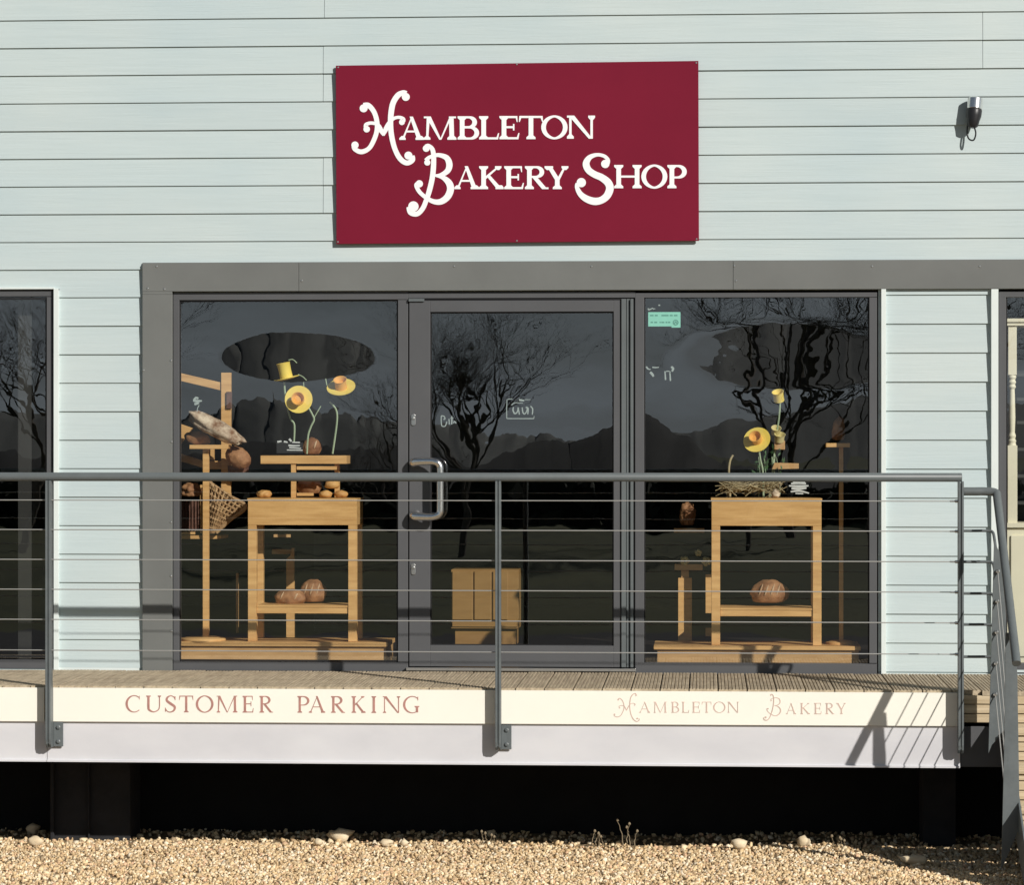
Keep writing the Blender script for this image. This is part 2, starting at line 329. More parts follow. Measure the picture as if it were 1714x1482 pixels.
def glyph(ch, Wd, T, t, S):
    """polygons and strokes of a serif capital: height 1, width Wd, stem T, hairline t, serif reach S"""
    P_, K_ = [], []
    h = t*.85
    def rect(x0, y0, x1, y1): P_.append([(x0,y0),(x1,y0),(x1,y1),(x0,y1)])
    def foot(x0, x1, y=0, up=True, l=S, r=S):
        if up: P_.append([(x0-l, y), (x1+r, y), (x1+r, y+h), (x1, y+h*2.2), (x0, y+h*2.2), (x0-l, y+h)])
        else: P_.append([(x0-l, y), (x0-l, y-h), (x0, y-h*2.2), (x1, y-h*2.2), (x1+r, y-h), (x1+r, y)])
    def stem(x, wd=T, y0=0, y1=1, b=True, tp=True, **k):
        rect(x, y0, x+wd, y1)
        if b: foot(x, x+wd, 0, True, **k)
        if tp: foot(x, x+wd, 1, False, **k)
    def diag(xa, ya, xb, yb, wd): P_.append([(xa-wd/2, ya), (xa+wd/2, ya), (xb+wd/2, yb), (xb-wd/2, yb)])
    if ch == 'I': stem(S)
    elif ch == 'H':
        stem(S); stem(Wd-S-T); rect(S+T, .5-t/2, Wd-S-T, .5+t/2)
    elif ch == 'L':
        stem(S); rect(S+T, 0, Wd-t*.7, t); P_.append([(Wd-t*1.6, 0), (Wd-t*.5, 0), (Wd, .27), (Wd-t*.5, .27)])
    elif ch == 'E':
        stem(S, b=False, tp=False); foot(S, S+T); foot(S, S+T, 1, False)
        rect(S+T, 0, Wd-t*.7, t); rect(S+T, 1-t, Wd-t*1.3, 1); rect(S+T, .52-t/2, Wd-t*2.6, .52+t/2)
        P_.append([(Wd-t*1.6, 0), (Wd-t*.5, 0), (Wd, .27), (Wd-t*.5, .27)])
        P_.append([(Wd-t*2.0, 1), (Wd-t*1.0, 1), (Wd-t*.9, .74), (Wd-t*1.3, .74)])
        P_.append([(Wd-t*2.6-t*.5, .38), (Wd-t*2.6+t*.2, .38), (Wd-t*2.6+t*.2, .66), (Wd-t*2.6-t*.5, .66)])
    elif ch == 'T':
        rect((Wd-T)/2, 0, (Wd+T)/2, 1); foot((Wd-T)/2, (Wd+T)/2); rect(t*.6, 1-t, Wd-t*.6, 1)
        P_.append([(0, .74), (t*.4, .74), (t*1.5, 1-t*.2), (t*.2, 1)]); P_.append([(Wd, .74), (Wd-t*.2, 1), (Wd-t*1.5, 1-t*.2), (Wd-t*.4, .74)])
    elif ch == 'A':
        ax = Wd*.50
        P_.append([(S*1.0, 0), (S*1.0+t, 0), (ax+t*.1, .93), (ax-t*.5, .93)])
        P_.append([(Wd-S-T, 0), (Wd-S*.9, 0), (ax+T*.25, 1.0), (ax-T*.45, 1.0)])
        rect(Wd*.27, .32, Wd*.70, .32+t*.9)
        foot(S, S+t, l=S, r=S*.9); foot(Wd-S-T, Wd-S, l=S*.8, r=S)
    elif ch == 'M':
        P_.append([(S, 0), (S+t, 0), (S*1.5+t*1.3, 1), (S*1.3, 1)]); foot(S, S+t)
        P_.append([(S*.9, 1), (S*1.0+T, 1), (Wd*.5+T*.28, 0), (Wd*.5-T*.18, 0)])
        P_.append([(Wd*.5-t*.1, 0), (Wd*.5+t*.7, .02), (Wd-S-T*.5, 1), (Wd-S-T*.5-t, 1)])
        P_.append([(Wd-S-T, 0), (Wd-S, 0), (Wd-S*1.3, 1), (Wd-S*1.3-T, 1)]); foot(Wd-S-T, Wd-S)
        rect(0, 1-h, S+T*.6, 1); rect(Wd-S-T, 1-h, Wd-S*.2, 1)
    elif ch == 'N':
        stem(S, t, tp=False); rect(0, 1-h, S+T*.7, 1)
        P_.append([(S*.7, 1), (S+T*1.1, 1), (Wd-S-t*.2, 0), (Wd-S-t-T*.35, 0)])
        rect(Wd-S-t, 0, Wd-S, 1); foot(Wd-S-t, Wd-S, 1, False)
    elif ch == 'K':
        stem(S)
        P_.append([(S+T*.8, .40), (Wd-S*1.5, 1), (Wd-S*1.5-t*1.2, 1), (S+T*.8, .40+t*1.5)]); foot(Wd-S*2-t, Wd-S*2, 1, False)
        P_.append([(S+T*1.1, .58), (S+T*1.25+T*.55, .62), (Wd-S*.5, 0), (Wd-S*.5-T*1.2, 0)]); foot(Wd-S-T, Wd-S*.7, l=S*.6, r=S*.7)
    elif ch == 'Y':
        cx = Wd*.52
        rect(cx-T/2, 0, cx+T/2, .46); foot(cx-T/2, cx+T/2)
        P_.append([(S, 1), (S+T, 1), (cx+T*.5, .44), (cx-T*.5, .40)]); foot(S, S+T, 1, False, l=S, r=S*.8)
        P_.append([(cx-T*.05, .44), (cx+T*.5, .40), (Wd-S*1.3, 1), (Wd-S*1.3-t, 1)]); foot(Wd-S*1.5-t, Wd-S*1.3, 1, False)
    elif ch in 'BPR':
        stem(S, b=(ch != 'B'), tp=True); r = T/2; u = t/2
        xr = Wd - r - (0 if ch == 'P' else (.10*Wd if ch == 'B' else .16*Wd)); mid = .45 if ch == 'P' else .52
        def bowl(xe, ya, yb, ua, x0=S+T*.6):
            cx = max(S+T*1.0, xe-(ya-yb)*.62); pts = [(x0, ya, ua)]
            for i in range(9):
                q = R(90-22.5*i); k = abs(math.cos(q))**1.3
                pts.append((cx+(xe-cx)*math.cos(q), (ya+yb)/2+(ya-yb)/2*math.sin(q), ua+(r-ua)*k))
            pts.append((x0, yb, ua)); K_.append((pts, False))
        bowl(xr, 1-u, mid+u*.3, u)
        if ch == 'B':
            foot(S, S+T); bowl(Wd-r, .52, u, u)
        if ch == 'R':
            P_.append([(S+T*1.15, .50), (S+T*1.15+T, .53), (Wd-S*.2, 0), (Wd-S*.2-T*1.15, 0)]); rect(Wd-S-T*.8, 0, Wd+S*.3, h)
    elif ch == 'O':
        n = 16; a, b = Wd/2, .52
        K_.append(([( Wd/2+(a-(t/2+(T-t)/2*abs(math.cos(q))))*math.cos(q), .5+(b-(t/2+(T-t)/2*abs(math.cos(q))))*math.sin(q), t/2+(T-t)/2*abs(math.cos(q))**1.2) for q in [2*math.pi*i/n for i in range(n)]], True))
    elif ch in 'CG':
        n = 13; a, b = Wd*.55, .52; pts = []
        for i in range(n):
            q = R(48) + (R(312)-R(48))*i/(n-1); r = t/2+(T-t)/2*max(0, -math.cos(q))**1.2
            pts.append((Wd*.56+(a-r)*math.cos(q), .5+(b-r)*math.sin(q), r))
        K_.append((pts, False))
        P_.append([(Wd*.93, .98), (Wd*.93-t*.6, .98), (Wd*.93-t*.7, .76), (Wd*.93, .76)])
        if ch == 'G': rect(Wd-S-T, .04, Wd-S, .42); foot(Wd-S-T, Wd-S, .42, False, l=S*1.2, r=S)
    elif ch == 'U':
        r = T/2
        K_.append(([(S+r, 1, r), (S+r, .6, r), (S+r, .35, r), (S+r+.04, .15, r*.9), (Wd*.5, t*.4, t*.6), (Wd-S-t-.05, .14, t*.6), (Wd-S-t/2, .35, t/2), (Wd-S-t/2, .7, t/2), (Wd-S-t/2, 1, t/2)], False))
        foot(S, S+T, 1, False); foot(Wd-S-t, Wd-S, 1, False)
    elif ch == 'S':
        u = t/2; r = T/2*1.05
        K_.append(([(Wd*.90, .80, u), (Wd*.76, .93, u), (Wd*.5, 1-u*.5, u*1.2), (Wd*.22, .88, r*.8), (Wd*.18, .70, r), (Wd*.5, .52, r*1.1), (Wd*.86, .33, r), (Wd*.80, .12, r*.8), (Wd*.5, u*.4, u*1.2), (Wd*.22, .06, u), (Wd*.06, .22, u)], False))
        P_.append([(Wd*.86, .96), (Wd*.94, .96), (Wd*.94, .74), (Wd*.88, .74)]); P_.append([(Wd*.03, .04), (Wd*.10, .04), (Wd*.07, .28), (Wd*.02, .28)])
    return P_, K_

def letter(mb, ch, x0, x1, yt, yb, Y, th, T, t, S):
    """one capital inside the photo box x0..x1, yt..yb on plane Y"""
    h = yb-yt; Wd = (x1-x0)/h
    mf = lambda u, v: W(x0+u*h, yb-v*h, Y)
    Ps, Ks = glyph(ch, Wd, T, t, S)
    for p in Ps: flat_poly(mb, p, Y, th, mf)
    for k, cl in Ks: flat_stroke(mb, k, Y, th, mf, cl)

FH = [[(185,240,34),(240,236,28),(300,310,26),(330,420,26),(325,520,25),(290,620,25),(240,700,24),(160,735,26),(90,705,24),(78,665,24)],
      [(640,110,34),(610,98,28),(555,125,30),(502,210,30),(480,330,30),(476,450,28),(490,580,28),(525,710,27),(580,810,28),(650,855,27),(712,825,26),(712,775,22)],
      [(208,470,22),(212,440,20),(265,424,18),(335,440,20),(370,500,26),(400,560,10)],
      [(400,560,10),(425,490,26),(470,410,22),(510,375,18),(565,362,17),(610,380,22),(612,410,22)]]
FHB = [(185,265,43),(640,142,43),(92,662,39),(668,775,43),(218,490,35),(598,415,31)]
FB = [[(858,680,26),(885,668,20),(925,705,24),(940,780,26),(938,900,28),(925,1020,28),(895,1150,28),(860,1260,26),(820,1350,26),(760,1405,27),(690,1390,27),(664,1330,18)],
      [(858,830,24),(885,800,20),(940,778,20),(1000,770,22),(1080,800,30),(1110,870,34),(1090,940,30),(1020,985,22),(955,990,12)],
      [(955,990,12),(1040,1012,24),(1105,1070,36),(1122,1140,38),(1090,1220,36),(1020,1272,32),(940,1272,26),(860,1230,22),(790,1170,22),(755,1105,23),(765,1075,24)]]
FBB = [(860,698,37),(872,850,33),(722,1325,56),(786,1080,39)]
FS = [[(588,330,12),(580,280,22),(530,232,22),(440,216,22),(350,250,32),(306,325,42),(335,405,42),(410,460,42),(500,500,44),(580,565,48),(602,640,48),(565,730,46),(490,785,44),(400,796,46),(300,760,42),(230,700,34),(192,620,26),(195,570,20)]]
FSB = [(545,330,52),(246,563,58)]
def fancy(mb, strokes, balls, mf, Y, th, k=1, kb=1):
    for s in strokes: flat_stroke(mb, s, Y, th, mf, False, k)
    for x, y, r in balls: flat_ball(mb, x, y, r*kb, Y, th, mf)

# ================================================================== SETTING: ground, field, hills
GZ = -.89
ZD = 0.0
g = MB(); nx, ny = 120, 60
X0, X1, Y0, Y1 = -12, 12, -12.5, .3
for j in range(ny+1):
    for i in range(nx+1):
        x = X0+(X1-X0)*i/nx; y = Y0+(Y1-Y0)*j/ny
        g.v.append((x, y, GZ + .035*noise.noise(Vector((x*.7, y*.7, 3))) - .02))
for j in range(ny):
    for i in range(nx):
        a = j*(nx+1)+i; g.f.append((a, a+1, a+nx+2, a+nx+1))
tag(g.build("ground", M['gravelbase'], smooth=True), "golden gravel ground in front of the deck", kind='structure')
g = MB(); g.quad((-60,-17.5,GZ-.03), (60,-17.5,GZ-.03), (60,-12.45,GZ-.03), (-60,-12.45,GZ-.03))
tag(g.build("car_park", M['tarmac']), "dark tarmac strip of the car park", kind='structure')
g = MB(); g.quad((-900,-900,GZ-.08), (900,-900,GZ-.08), (900,300,GZ-.08), (-900,300,GZ-.08))
tag(g.build("field", M['grass']), "green field reaching to the hills", kind='structure')
# hills behind the viewer, seen only as reflections in the panes
def interp(pts, x):
    if x <= pts[0][0]: return pts[0][1]
    for (a, u), (b, v) in zip(pts[:-1], pts[1:]):
        if x <= b: k = (x-a)/(b-a); k = k*k*(3-2*k); return u+(v-u)*k
    return pts[-1][1]
def hill_range(name, Y, pts, dep, mat_, lab, amp):
    g = MB(); n = 1100; dist = -Y+D
    for row in range(5):
        u = row/4; f = math.sin(math.pi*u) if u < 1 else 0; yy = Y+dep*(.5-u)
        for i in range(n+1):
            px = -3500+8500*i/n; top = ZE+(741-interp(pts, px))*dist/F
            top += amp*(noise.noise(Vector((px*.03, Y, 0)))+.6*noise.noise(Vector((px*.11, Y, 3)))+.5*noise.noise(Vector((px*.4, Y, 5))))
            g.v.append(((px-1180)/F*(-yy+D), yy, GZ-.2+(top-GZ)*f))
    for row in range(4):
        for i in range(n):
            a = row*(n+1)+i; g.f.append((a, a+n+1, a+n+2, a+1))
    tag(g.build(name, mat_, smooth=True), lab, kind='structure')
hill_range("hills", -420, [(-3500,600),(-300,640),(0,684),(300,692),(480,660),(560,684),(660,698),(900,733),(1010,733),(1300,690),(1500,650),(1900,700),(5000,640)], 160, M['hill'], "wooded hills beyond the field, greyed by painted haze", .9)
hill_range("near_hill", -150, [(-3500,760),(0,752),(300,756),(420,740),(520,735),(600,748),(700,752),(800,765),(930,738),(1020,712),(1080,690),(1140,722),(1200,775),(1400,780),(1900,770),(5000,760)], 60, M['nearhill'], "black near hillside beyond the field", .28)

# gravel stones: one uncountable mass, real pebbles
import numpy as np
rng = np.random.default_rng(5)
phi = (1+5**.5)/2
iv = np.array([(-1,phi,0),(1,phi,0),(-1,-phi,0),(1,-phi,0),(0,-1,phi),(0,1,phi),(0,-1,-phi),(0,1,-phi),(phi,0,-1),(phi,0,1),(-phi,0,-1),(-phi,0,1)], float)
iv /= np.linalg.norm(iv[0])
ifc = np.array([(0,11,5),(0,5,1),(0,1,7),(0,7,10),(0,10,11),(1,5,9),(5,11,4),(11,10,2),(10,7,6),(7,1,8),(3,9,4),(3,4,2),(3,2,6),(3,6,8),(3,8,9),(4,9,5),(2,4,11),(6,2,10),(8,6,7),(9,8,1)])
def pebbles(n, xr, yr, smin, smax, seed, zoff=0):
    r = np.random.default_rng(seed)
    px = r.uniform(*xr, n); py = r.uniform(*yr, n); s = smin+(smax-smin)*r.random(n)**2.2
    pz = np.array([GZ - .02 + .035*noise.noise(Vector((a*.7, b*.7, 3))) for a, b in zip(px, py)]) + s*.25 + r.uniform(0, .008, n) + zoff
    sc3 = np.stack([s*r.uniform(.75, 1.3, n), s*r.uniform(.75, 1.3, n), s*r.uniform(.5, .85, n)], 1)
    V = iv[None]*sc3[:, None, :]*(1+.22*r.standard_normal((n, 12, 1)).clip(-1.5, 1.5))
    q = r.standard_normal((n, 4)); q /= np.linalg.norm(q, axis=1, keepdims=True)
    q[:, 0] = np.abs(q[:, 0]); a, b, c, d = q.T
    Rm = np.stack([np.stack([1-2*(c*c+d*d), 2*(b*c-a*d), 2*(b*d+a*c)], 1), np.stack([2*(b*c+a*d), 1-2*(b*b+d*d), 2*(c*d-a*b)], 1), np.stack([2*(b*d-a*c), 2*(c*d+a*b), 1-2*(b*b+c*c)], 1)], 1)
    V = np.einsum('nij,nkj->nki', Rm, V) + np.stack([px, py, pz], 1)[:, None, :]
    Fc = ifc[None] + (np.arange(n)*12)[:, None, None]
    pal = np.array([(.60,.45,.26),(.68,.55,.36),(.52,.37,.20),(.42,.29,.16),(.72,.62,.46),(.55,.36,.22),(.34,.25,.15)])
    c = pal[r.choice(7, n, p=[.28,.2,.2,.1,.1,.07,.05])]*r.uniform(.8, 1.15, (n, 1))*1.22
    return V.reshape(-1, 3), Fc.reshape(-1, 3), np.repeat(c, 12, axis=0)
parts = [pebbles(46000, (-4.6, 2.7), (-2.9, -.5), .005, .0135, 1), pebbles(4200, (-5.5, 3.6), (-.7, .1), .006, .017, 2), pebbles(16000, (-5.8, 4.2), (-4.6, -.6), .006, .015, 3),
         pebbles(260, (-4.6, 2.2), (-.72, -.45), .011, .022, 4)]
vs, fs, cs, off = [], [], [], 0
for a, b, c in parts: vs.append(a); fs.append(b+off); cs.append(c); off += len(a)
vs = np.concatenate(vs); fs = np.concatenate(fs); cs = np.concatenate(cs).clip(0, 1)
me = bpy.data.meshes.new("gravel"); me.vertices.add(len(vs)); me.vertices.foreach_set("co", vs.ravel())
me.loops.add(len(fs)*3); me.loops.foreach_set("vertex_index", fs.ravel().astype(np.int32))
me.polygons.add(len(fs)); me.polygons.foreach_set("loop_start", np.arange(0, len(fs)*3, 3, dtype=np.int32))
me.update(calc_edges=True)
at = me.attributes.new("tone", 'FLOAT_COLOR', 'POINT'); at.data.foreach_set("color", np.concatenate([cs, np.ones((len(cs), 1))], 1).ravel())
me.materials.append(M['stones']); o = bpy.data.objects.new("gravel", me); COL.objects.link(o)
tag(o, "loose golden gravel stones in front of the deck", "gravel", kind='stuff')

def blob(name, mat_, c, rad, rot=(0,0,0), amp=.12, fr=6, seed=0, lev=3, parent=None, flat=None, pinch=0):
    """an uneven rounded solid (loaf, roll, stone)"""
    import bmesh
    bm = bmesh.new(); bmesh.ops.create_icosphere(bm, subdivisions=lev, radius=1)
    from mathutils import Euler
    e = Euler(rot).to_matrix()
    for v in bm.verts:
        p = v.co.copy(); k = 1+amp*noise.noise(p*fr*.35+Vector((seed*3.1, seed, 0)))+amp*.4*noise.noise(p*fr+Vector((seed, 0, 5)))
        p *= k
        if flat is not None and p.z < flat: p.z = flat+(p.z-flat)*.15
        p = Vector((p.x*rad[0], p.y*rad[1], p.z*rad[2]))
        v.co = e @ p + Vector(c)
    me = bpy.data.meshes.new(name); bm.to_mesh(me); bm.free()
    me.polygons.foreach_set("use_smooth", [True]*len(me.polygons)); me.materials.append(mat_)
    o = bpy.data.objects.new(name, me); COL.objects.link(o)
    if parent: o.parent = parent; me.transform(Matrix.Translation(-parent.location))
    return o
rocks = [(567, 1400, .060, "flat pale stone lying on the gravel edge left of centre", 1.5), (533, 1409, .032, "small round stone beside the flat pale stone", .9), (646, 1410, .036, "oval cream stone on the gravel below the parking letters", 1.3),
         (676, 1409, .030, "little rounded stone just right of the oval cream stone", 1), (822, 1392, .034, "pale stone on the gravel under the middle railing post", .9), (1345, 1404, .050, "tall rounded cream stone standing on the gravel under the deck", .85),
         (1237, 1408, .045, "sandy wedge shaped stone left of the tall rounded one", 1.1), (1530, 1434, .05, "flat stone in the shadow edge near the stairs", 1.7), (60, 1413, .045, "broad stone at the far left edge of the gravel", 1.1), (55, 1393, .05, "dark shaded stone under the deck at the far left", 1.0)]
for i, (x, y, s, lab, ax) in enumerate(rocks):
    Yr = -D + (ZE-(GZ+.0))*F/(y+8-741)
    X, _ = W(x, y, Yr)
    tag(blob("loose_stone", M['rock'], (X, Yr, GZ+s*.3), (s*ax*.8, s*.6, s*.62), amp=.5, fr=3, seed=i+2, lev=2), lab, "stone", "larger loose stones on the gravel")
def weed(px, py, hgt, lab, seed):
    random.seed(seed)
    Yw = -.62; X = XX(px, Yw); r = thing("dead_weed", (X, Yw, GZ), lab, "weed", "dead weeds under the deck edge")
    for k in range(4):
        m = MB(); a = random.uniform(-.5, .5); pts = []
        for i in range(7):
            u = i/6; pts.append((X+.02*k-.03+a*hgt*.4*u*u+random.uniform(-.004, .004), Yw+random.uniform(-.01, .01), GZ+hgt*.75*u*(1-.15*k)))
        m.tube(pts, [.0035*(1-.6*i/6) for i in range(7)], 5); m.lathe([(.002, 0), (.008, .006), (.006, .014), (.001, .018)], pts[-1], n=6)
        m.build("stalk", M['weed'], r, smooth=True)
weed(1052, 1380, .17, "tall dead weed stalk curling up under the deck centre", 1)
weed(1000, 1388, .09, "short dead weed left of the tall curling stalk", 2)
weed(818, 1384, .08, "tangled dead weed below the middle railing post", 3)
weed(1405, 1400, .07, "small dead weed near the shaded right end of the gravel", 4)

# ================================================================== BUILDING
bld = thing("bakery_building", (0, 0, 0), "pale mint weatherboarded shop with dark grey window surround and glazed front", "building")
PITCH = .1591; ZB = .007
LW = (XX(-420, -.03), XX(90, -.03), ZZ(1120, -.03, 45), ZZ(484, -.03, 45))
MW = (XX(288, -.03), XX(1470, -.03), -.08, ZZ(487, -.03))
RW = (XX(1671, -.03), XX(2150, -.03), ZZ(1122, -.03, 1700), ZZ(484, -.03, 1690))
holes = [LW, MW, RW]
XL, XR = -8.0, 6.5
cl = MB(); tones = []
def row_y(z, z0): return -.034 + .010*(z-z0)/PITCH
joints = {}
random.seed(3)
for r in range(-1, 34):
    zrow = lambda q: ZB+q*.1607 if q <= 13 else 2.096+(q-13)*.1565
    z0 = zrow(r); z1 = zrow(r+1)
    cuts = sorted(set([z0, z1] + [h for H in holes for h in (H[2], H[3]) if z0 < h < z1]))
    jx = {23: [543], 16: [541], 17:[541], 15: [1085], 22: [1645], 21: [541, 1645], 24: [1640], 18:[], 19:[], 20:[541]}.get(r, [random.choice([10, 543, 1085, 1640])] if r > 23 else [])
    js = [XX(j, -.03) for j in jx] + [-6.5+random.random()*.1, 5]
    base = .985+.03*random.random()
    for za, zb in zip(cuts[:-1], cuts[1:]):
        xs = [(XL, XR)]
        for H in holes:
            if za >= H[2]-1e-6 and zb <= H[3]+1e-6:
                nxs = []
                for a, b in xs:
                    if H[0] > a: nxs.append((a, min(b, H[0])))
                    if H[1] < b: nxs.append((max(a, H[1]), b))
                xs = [q for q in nxs if q[1]-q[0] > .01]
        for a, b in xs:
            pts = [a]+[j for j in sorted(js) if a+.05 < j < b-.05]+[b]
            for p, q in zip(pts[:-1], pts[1:]):
                p2 = p+(.0012 if p != a else 0); q2 = q-(.0012 if q != b else 0)
                n0 = len(cl.v)
                wob = random.uniform(-.0008, .0008)
                cl.prismx([(row_y(za, z0)+wob, za), (0, za), (0, zb), (row_y(zb, z0)+wob, zb)], p2, q2)
                tones += [base*random.uniform(.99, 1.01)]*(len(cl.v)-n0)
co = cl.build("cladding", M['clad'], bld)
a_ = co.data.attributes.new("tone", 'FLOAT_COLOR', 'POINT'); a_.data.foreach_set("color", [c for t_ in tones for c in (t_, t_, t_, 1)])
# structural wall behind the boards
wl = MB(); WT = .10
xs = [XL, LW[0], LW[1], MW[0], MW[1], RW[0], RW[1], XR]
for i in (0, 2, 4, 6): wl.box(xs[i], xs[i+1], .002, WT, GZ-.1, 2.13)
for H in (LW, MW, RW):
    wl.box(H[0], H[1], .002, WT, GZ-.1, H[2]-.03)
    wl.box(H[0], H[1], .002, WT, H[3]+.002, 2.13)
wl.box(XL, XR, .002, WT, 2.13, 5.4)
wl.build("wall_core", M['void'], bld)
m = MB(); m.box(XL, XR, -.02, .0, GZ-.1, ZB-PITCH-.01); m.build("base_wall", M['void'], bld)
m = MB(); m.box(XL-.3, XR+.3, -.35, 7.3, 5.4, 5.55); m.build("eaves", M['trim'], bld)
m = MB(); m.box(XL, XL+.1, WT, 7, GZ-.1, 5.4).box(XR-.1, XR, WT, 7, GZ-.1, 5.4).box(XL, XR, 7, 7.1, GZ-.1, 5.4); sw = m.build("side_wall", M['clad'], bld)
a_ = sw.data.attributes.new("tone", 'FLOAT_COLOR', 'POINT'); a_.data.foreach_set("color", [1.0]*(4*len(m.v)))
# corner trims
def trim(px0, px1, pyt, pyb, lab=None):
    t_ = MB(); t_.box(XX(px0, -.05), XX(px1, -.05), -.056, .0, ZZ(pyb, -.05, px0), ZZ(pyt, -.05, px0)); return t_.build("corner_trim", M['trim'], bld, bevel=.0015)
trim(90, 98, 483, 1127); trim(1475, 1483, 484, 1130); trim(1659, 1671, 484, 1133)
m = MB(); m.box(XX(90, -.05), XX(98, -.05)+.0, -.050, 0, ZZ(483, -.05), ZZ(480.5, -.05)).box(XX(-400, -.05), XX(90, -.05), -.050, 0, ZZ(484, -.05, 40), ZZ(481, -.05, 40)); m.build("window_head_trim", M['trim'], bld)
m = MB(); m.pbox(98, 1118, 233, 1126, -.034, .03); m.build("bottom_trim", M['trim'], bld)
m = MB(); m.pbox(1483, 1128, 1659, 1136, -.034, .03); m.build("bottom_trim", M['trim'], bld)
# grey surround
su = thing("x", (0,0,0), None, None); bpy.data.objects.remove(su)
m = MB()
SY = -.056
zt = ZZ(439, SY); zb = ZZ(486, SY)
jx = [238, 500, 1227]
pts = [XX(x, SY) for x in jx]+[XR]
for a, b in zip(pts[:-1], pts[1:]): m.box(a+.001, b-.001, SY, -.0, zb, zt)
m.box(XX(238, SY)+.001, XX(288, SY), SY-.0, -.0, ZZ(1124, SY, 260), ZZ(493, SY, 260)).box(XX(238, SY)+.001, XX(288, SY), SY+.0015, -.0, ZZ(493, SY, 260)+.0005, zb-.0005)
sur = m.build("window_surround", M['surround'], bld, bevel=.0015)
m = MB()
for x, y in [(247, 483), (275, 484), (262, 446), (1232, 470), (1229, 445), (286, 604), (287, 740), (286, 875), (286, 965), (287, 1057), (505, 470), (240, 620), (760, 446), (990, 446), (1460, 446), (1640, 446)]:
    m = MB(); m.lathe([(.006, 0), (.006, .0015), (.004, .003)], P(x, y, SY-.0002), (0,-1,0), 10); m.build("screw_head", M['steel'], sur)
m = MB(); m.box(XX(238, SY), XR, -.046, 0, zt+.0005, zt+.006); m.build("flashing", M['surround'], bld)

FY = -.030
def win(name, rects, panes, depth=.07, gm='glass'):
    fr = MB()
    for a in rects:
        Y = a[4] if len(a) > 4 else FY
        fr.box(XX(a[0], Y), XX(a[2], Y), Y, Y+depth, ZZ(a[3], Y, (a[0]+a[2])/2), ZZ(a[1], Y, (a[0]+a[2])/2))
    wi = fr.build(name, M['frame'], bld, bevel=.002)
    for i, (x0, y0, x1, y1) in enumerate(panes):
        gk = MB(); e = 2.0; Y = FY+.012
        for q in ((x0-1, y0-1, x0+e, y1+1), (x1-e, y0-1, x1+1, y1+1), (x0+e, y0-1, x1-e, y0+e), (x0+e, y1-e, x1-e, y1+1)):
            gk.box(XX(q[0], Y), XX(q[2], Y), Y, Y+.02, ZZ(q[3], Y, 857), ZZ(q[1], Y, 857))
        gk.build("gasket", M['rubber'], wi)
        gl = MB(); Y = FY+.022
        xa, xb, za, zb_ = XX(x0-2, Y), XX(x1+2, Y), ZZ(y1+2, Y), ZZ(y0-2, Y)
        gl.quad((xa, Y, za), (xb, Y, za), (xb, Y, zb_), (xa, Y, zb_))
        gl.build("glass_pane", M[gm], wi)
    return wi
w1 = win("display_window", [(290, 489, 683, 502), (290, 502, 300, 1109), (666, 502, 683, 1109), (290, 1109, 683, 1124)], [(300, 502, 666, 1109)], gm='glass_left')
w2 = win("display_window", [(1063, 490, 1468, 498), (1063, 498, 1078, 1111), (1455, 498, 1468, 1111), (1063, 1111, 1468, 1130)], [(1078, 498, 1455, 1111)], gm='glass_right')
w3 = win("display_window", [(-418, 486, 88, 497), (78, 497, 88, 1104), (-418, 1104, 88, 1119), (-418, 497, -408, 1104)], [(-408, 497, 78, 1104)])
w4 = win("display_window", [(1672, 487, 2148, 497), (1672, 497, 1684, 1112), (1672, 1112, 2148, 1129), (2136, 497, 2148, 1112)], [(1684, 497, 2136, 1112)])
for o_, l_ in ((w1, "dark grey display window left of the shop door"), (w2, "dark grey display window right of the shop door"), (w3, "dark window cut by the photo's left edge"), (w4, "dark window at the right edge with cream dresser behind")): o_["label"] = l_
# door head, transom and threshold
m = MB(); Y = FY
m.box(XX(683, Y), XX(1063, Y), Y, Y+.07, ZZ(499, Y), ZZ(489, Y)); m.build("door_head", M['frame'], bld, bevel=.0015)
m = MB(); m.box(XX(680, -.06), XX(1064, -.06), -.062, .05, ZZ(1124, -.06), ZZ(1119, -.06)); m.build("threshold", M['steel'], bld, bevel=.001)
dy = FY-.006
d = MB()
def db(x0, y0, x1, y1, Y=dy, dep=.055): d.box(XX(x0, Y), XX(x1, Y), Y, Y+dep, ZZ(y1, Y), ZZ(y0, Y))
db(685, 503, 720, 1117); db(720, 503, 1027, 522); db(720, 1081, 1027, 1117); db(1027, 503, 1039, 1117)
dr = d.build("shop_door", M['frame'], bld, bevel=.002); dr["label"] = "grey framed glazed shop door with a long steel pull handle"
m = MB()
for a, b, yy in ((1040, 1047.5, dy-.012), (1048.5, 1054, dy+.012), (1055, 1060, dy-.002)):
    m.box(XX(a, yy), XX(b, yy), yy, yy+.04, ZZ(1117, yy), ZZ(501, yy))
m.build("finger_guard", M['railsmooth'], dr, bevel=.002)
m = MB(); Y = dy+.02; m.box(XX(684, Y), XX(1062, Y), Y, Y+.01, ZZ(1119, Y), ZZ(497, Y)); 
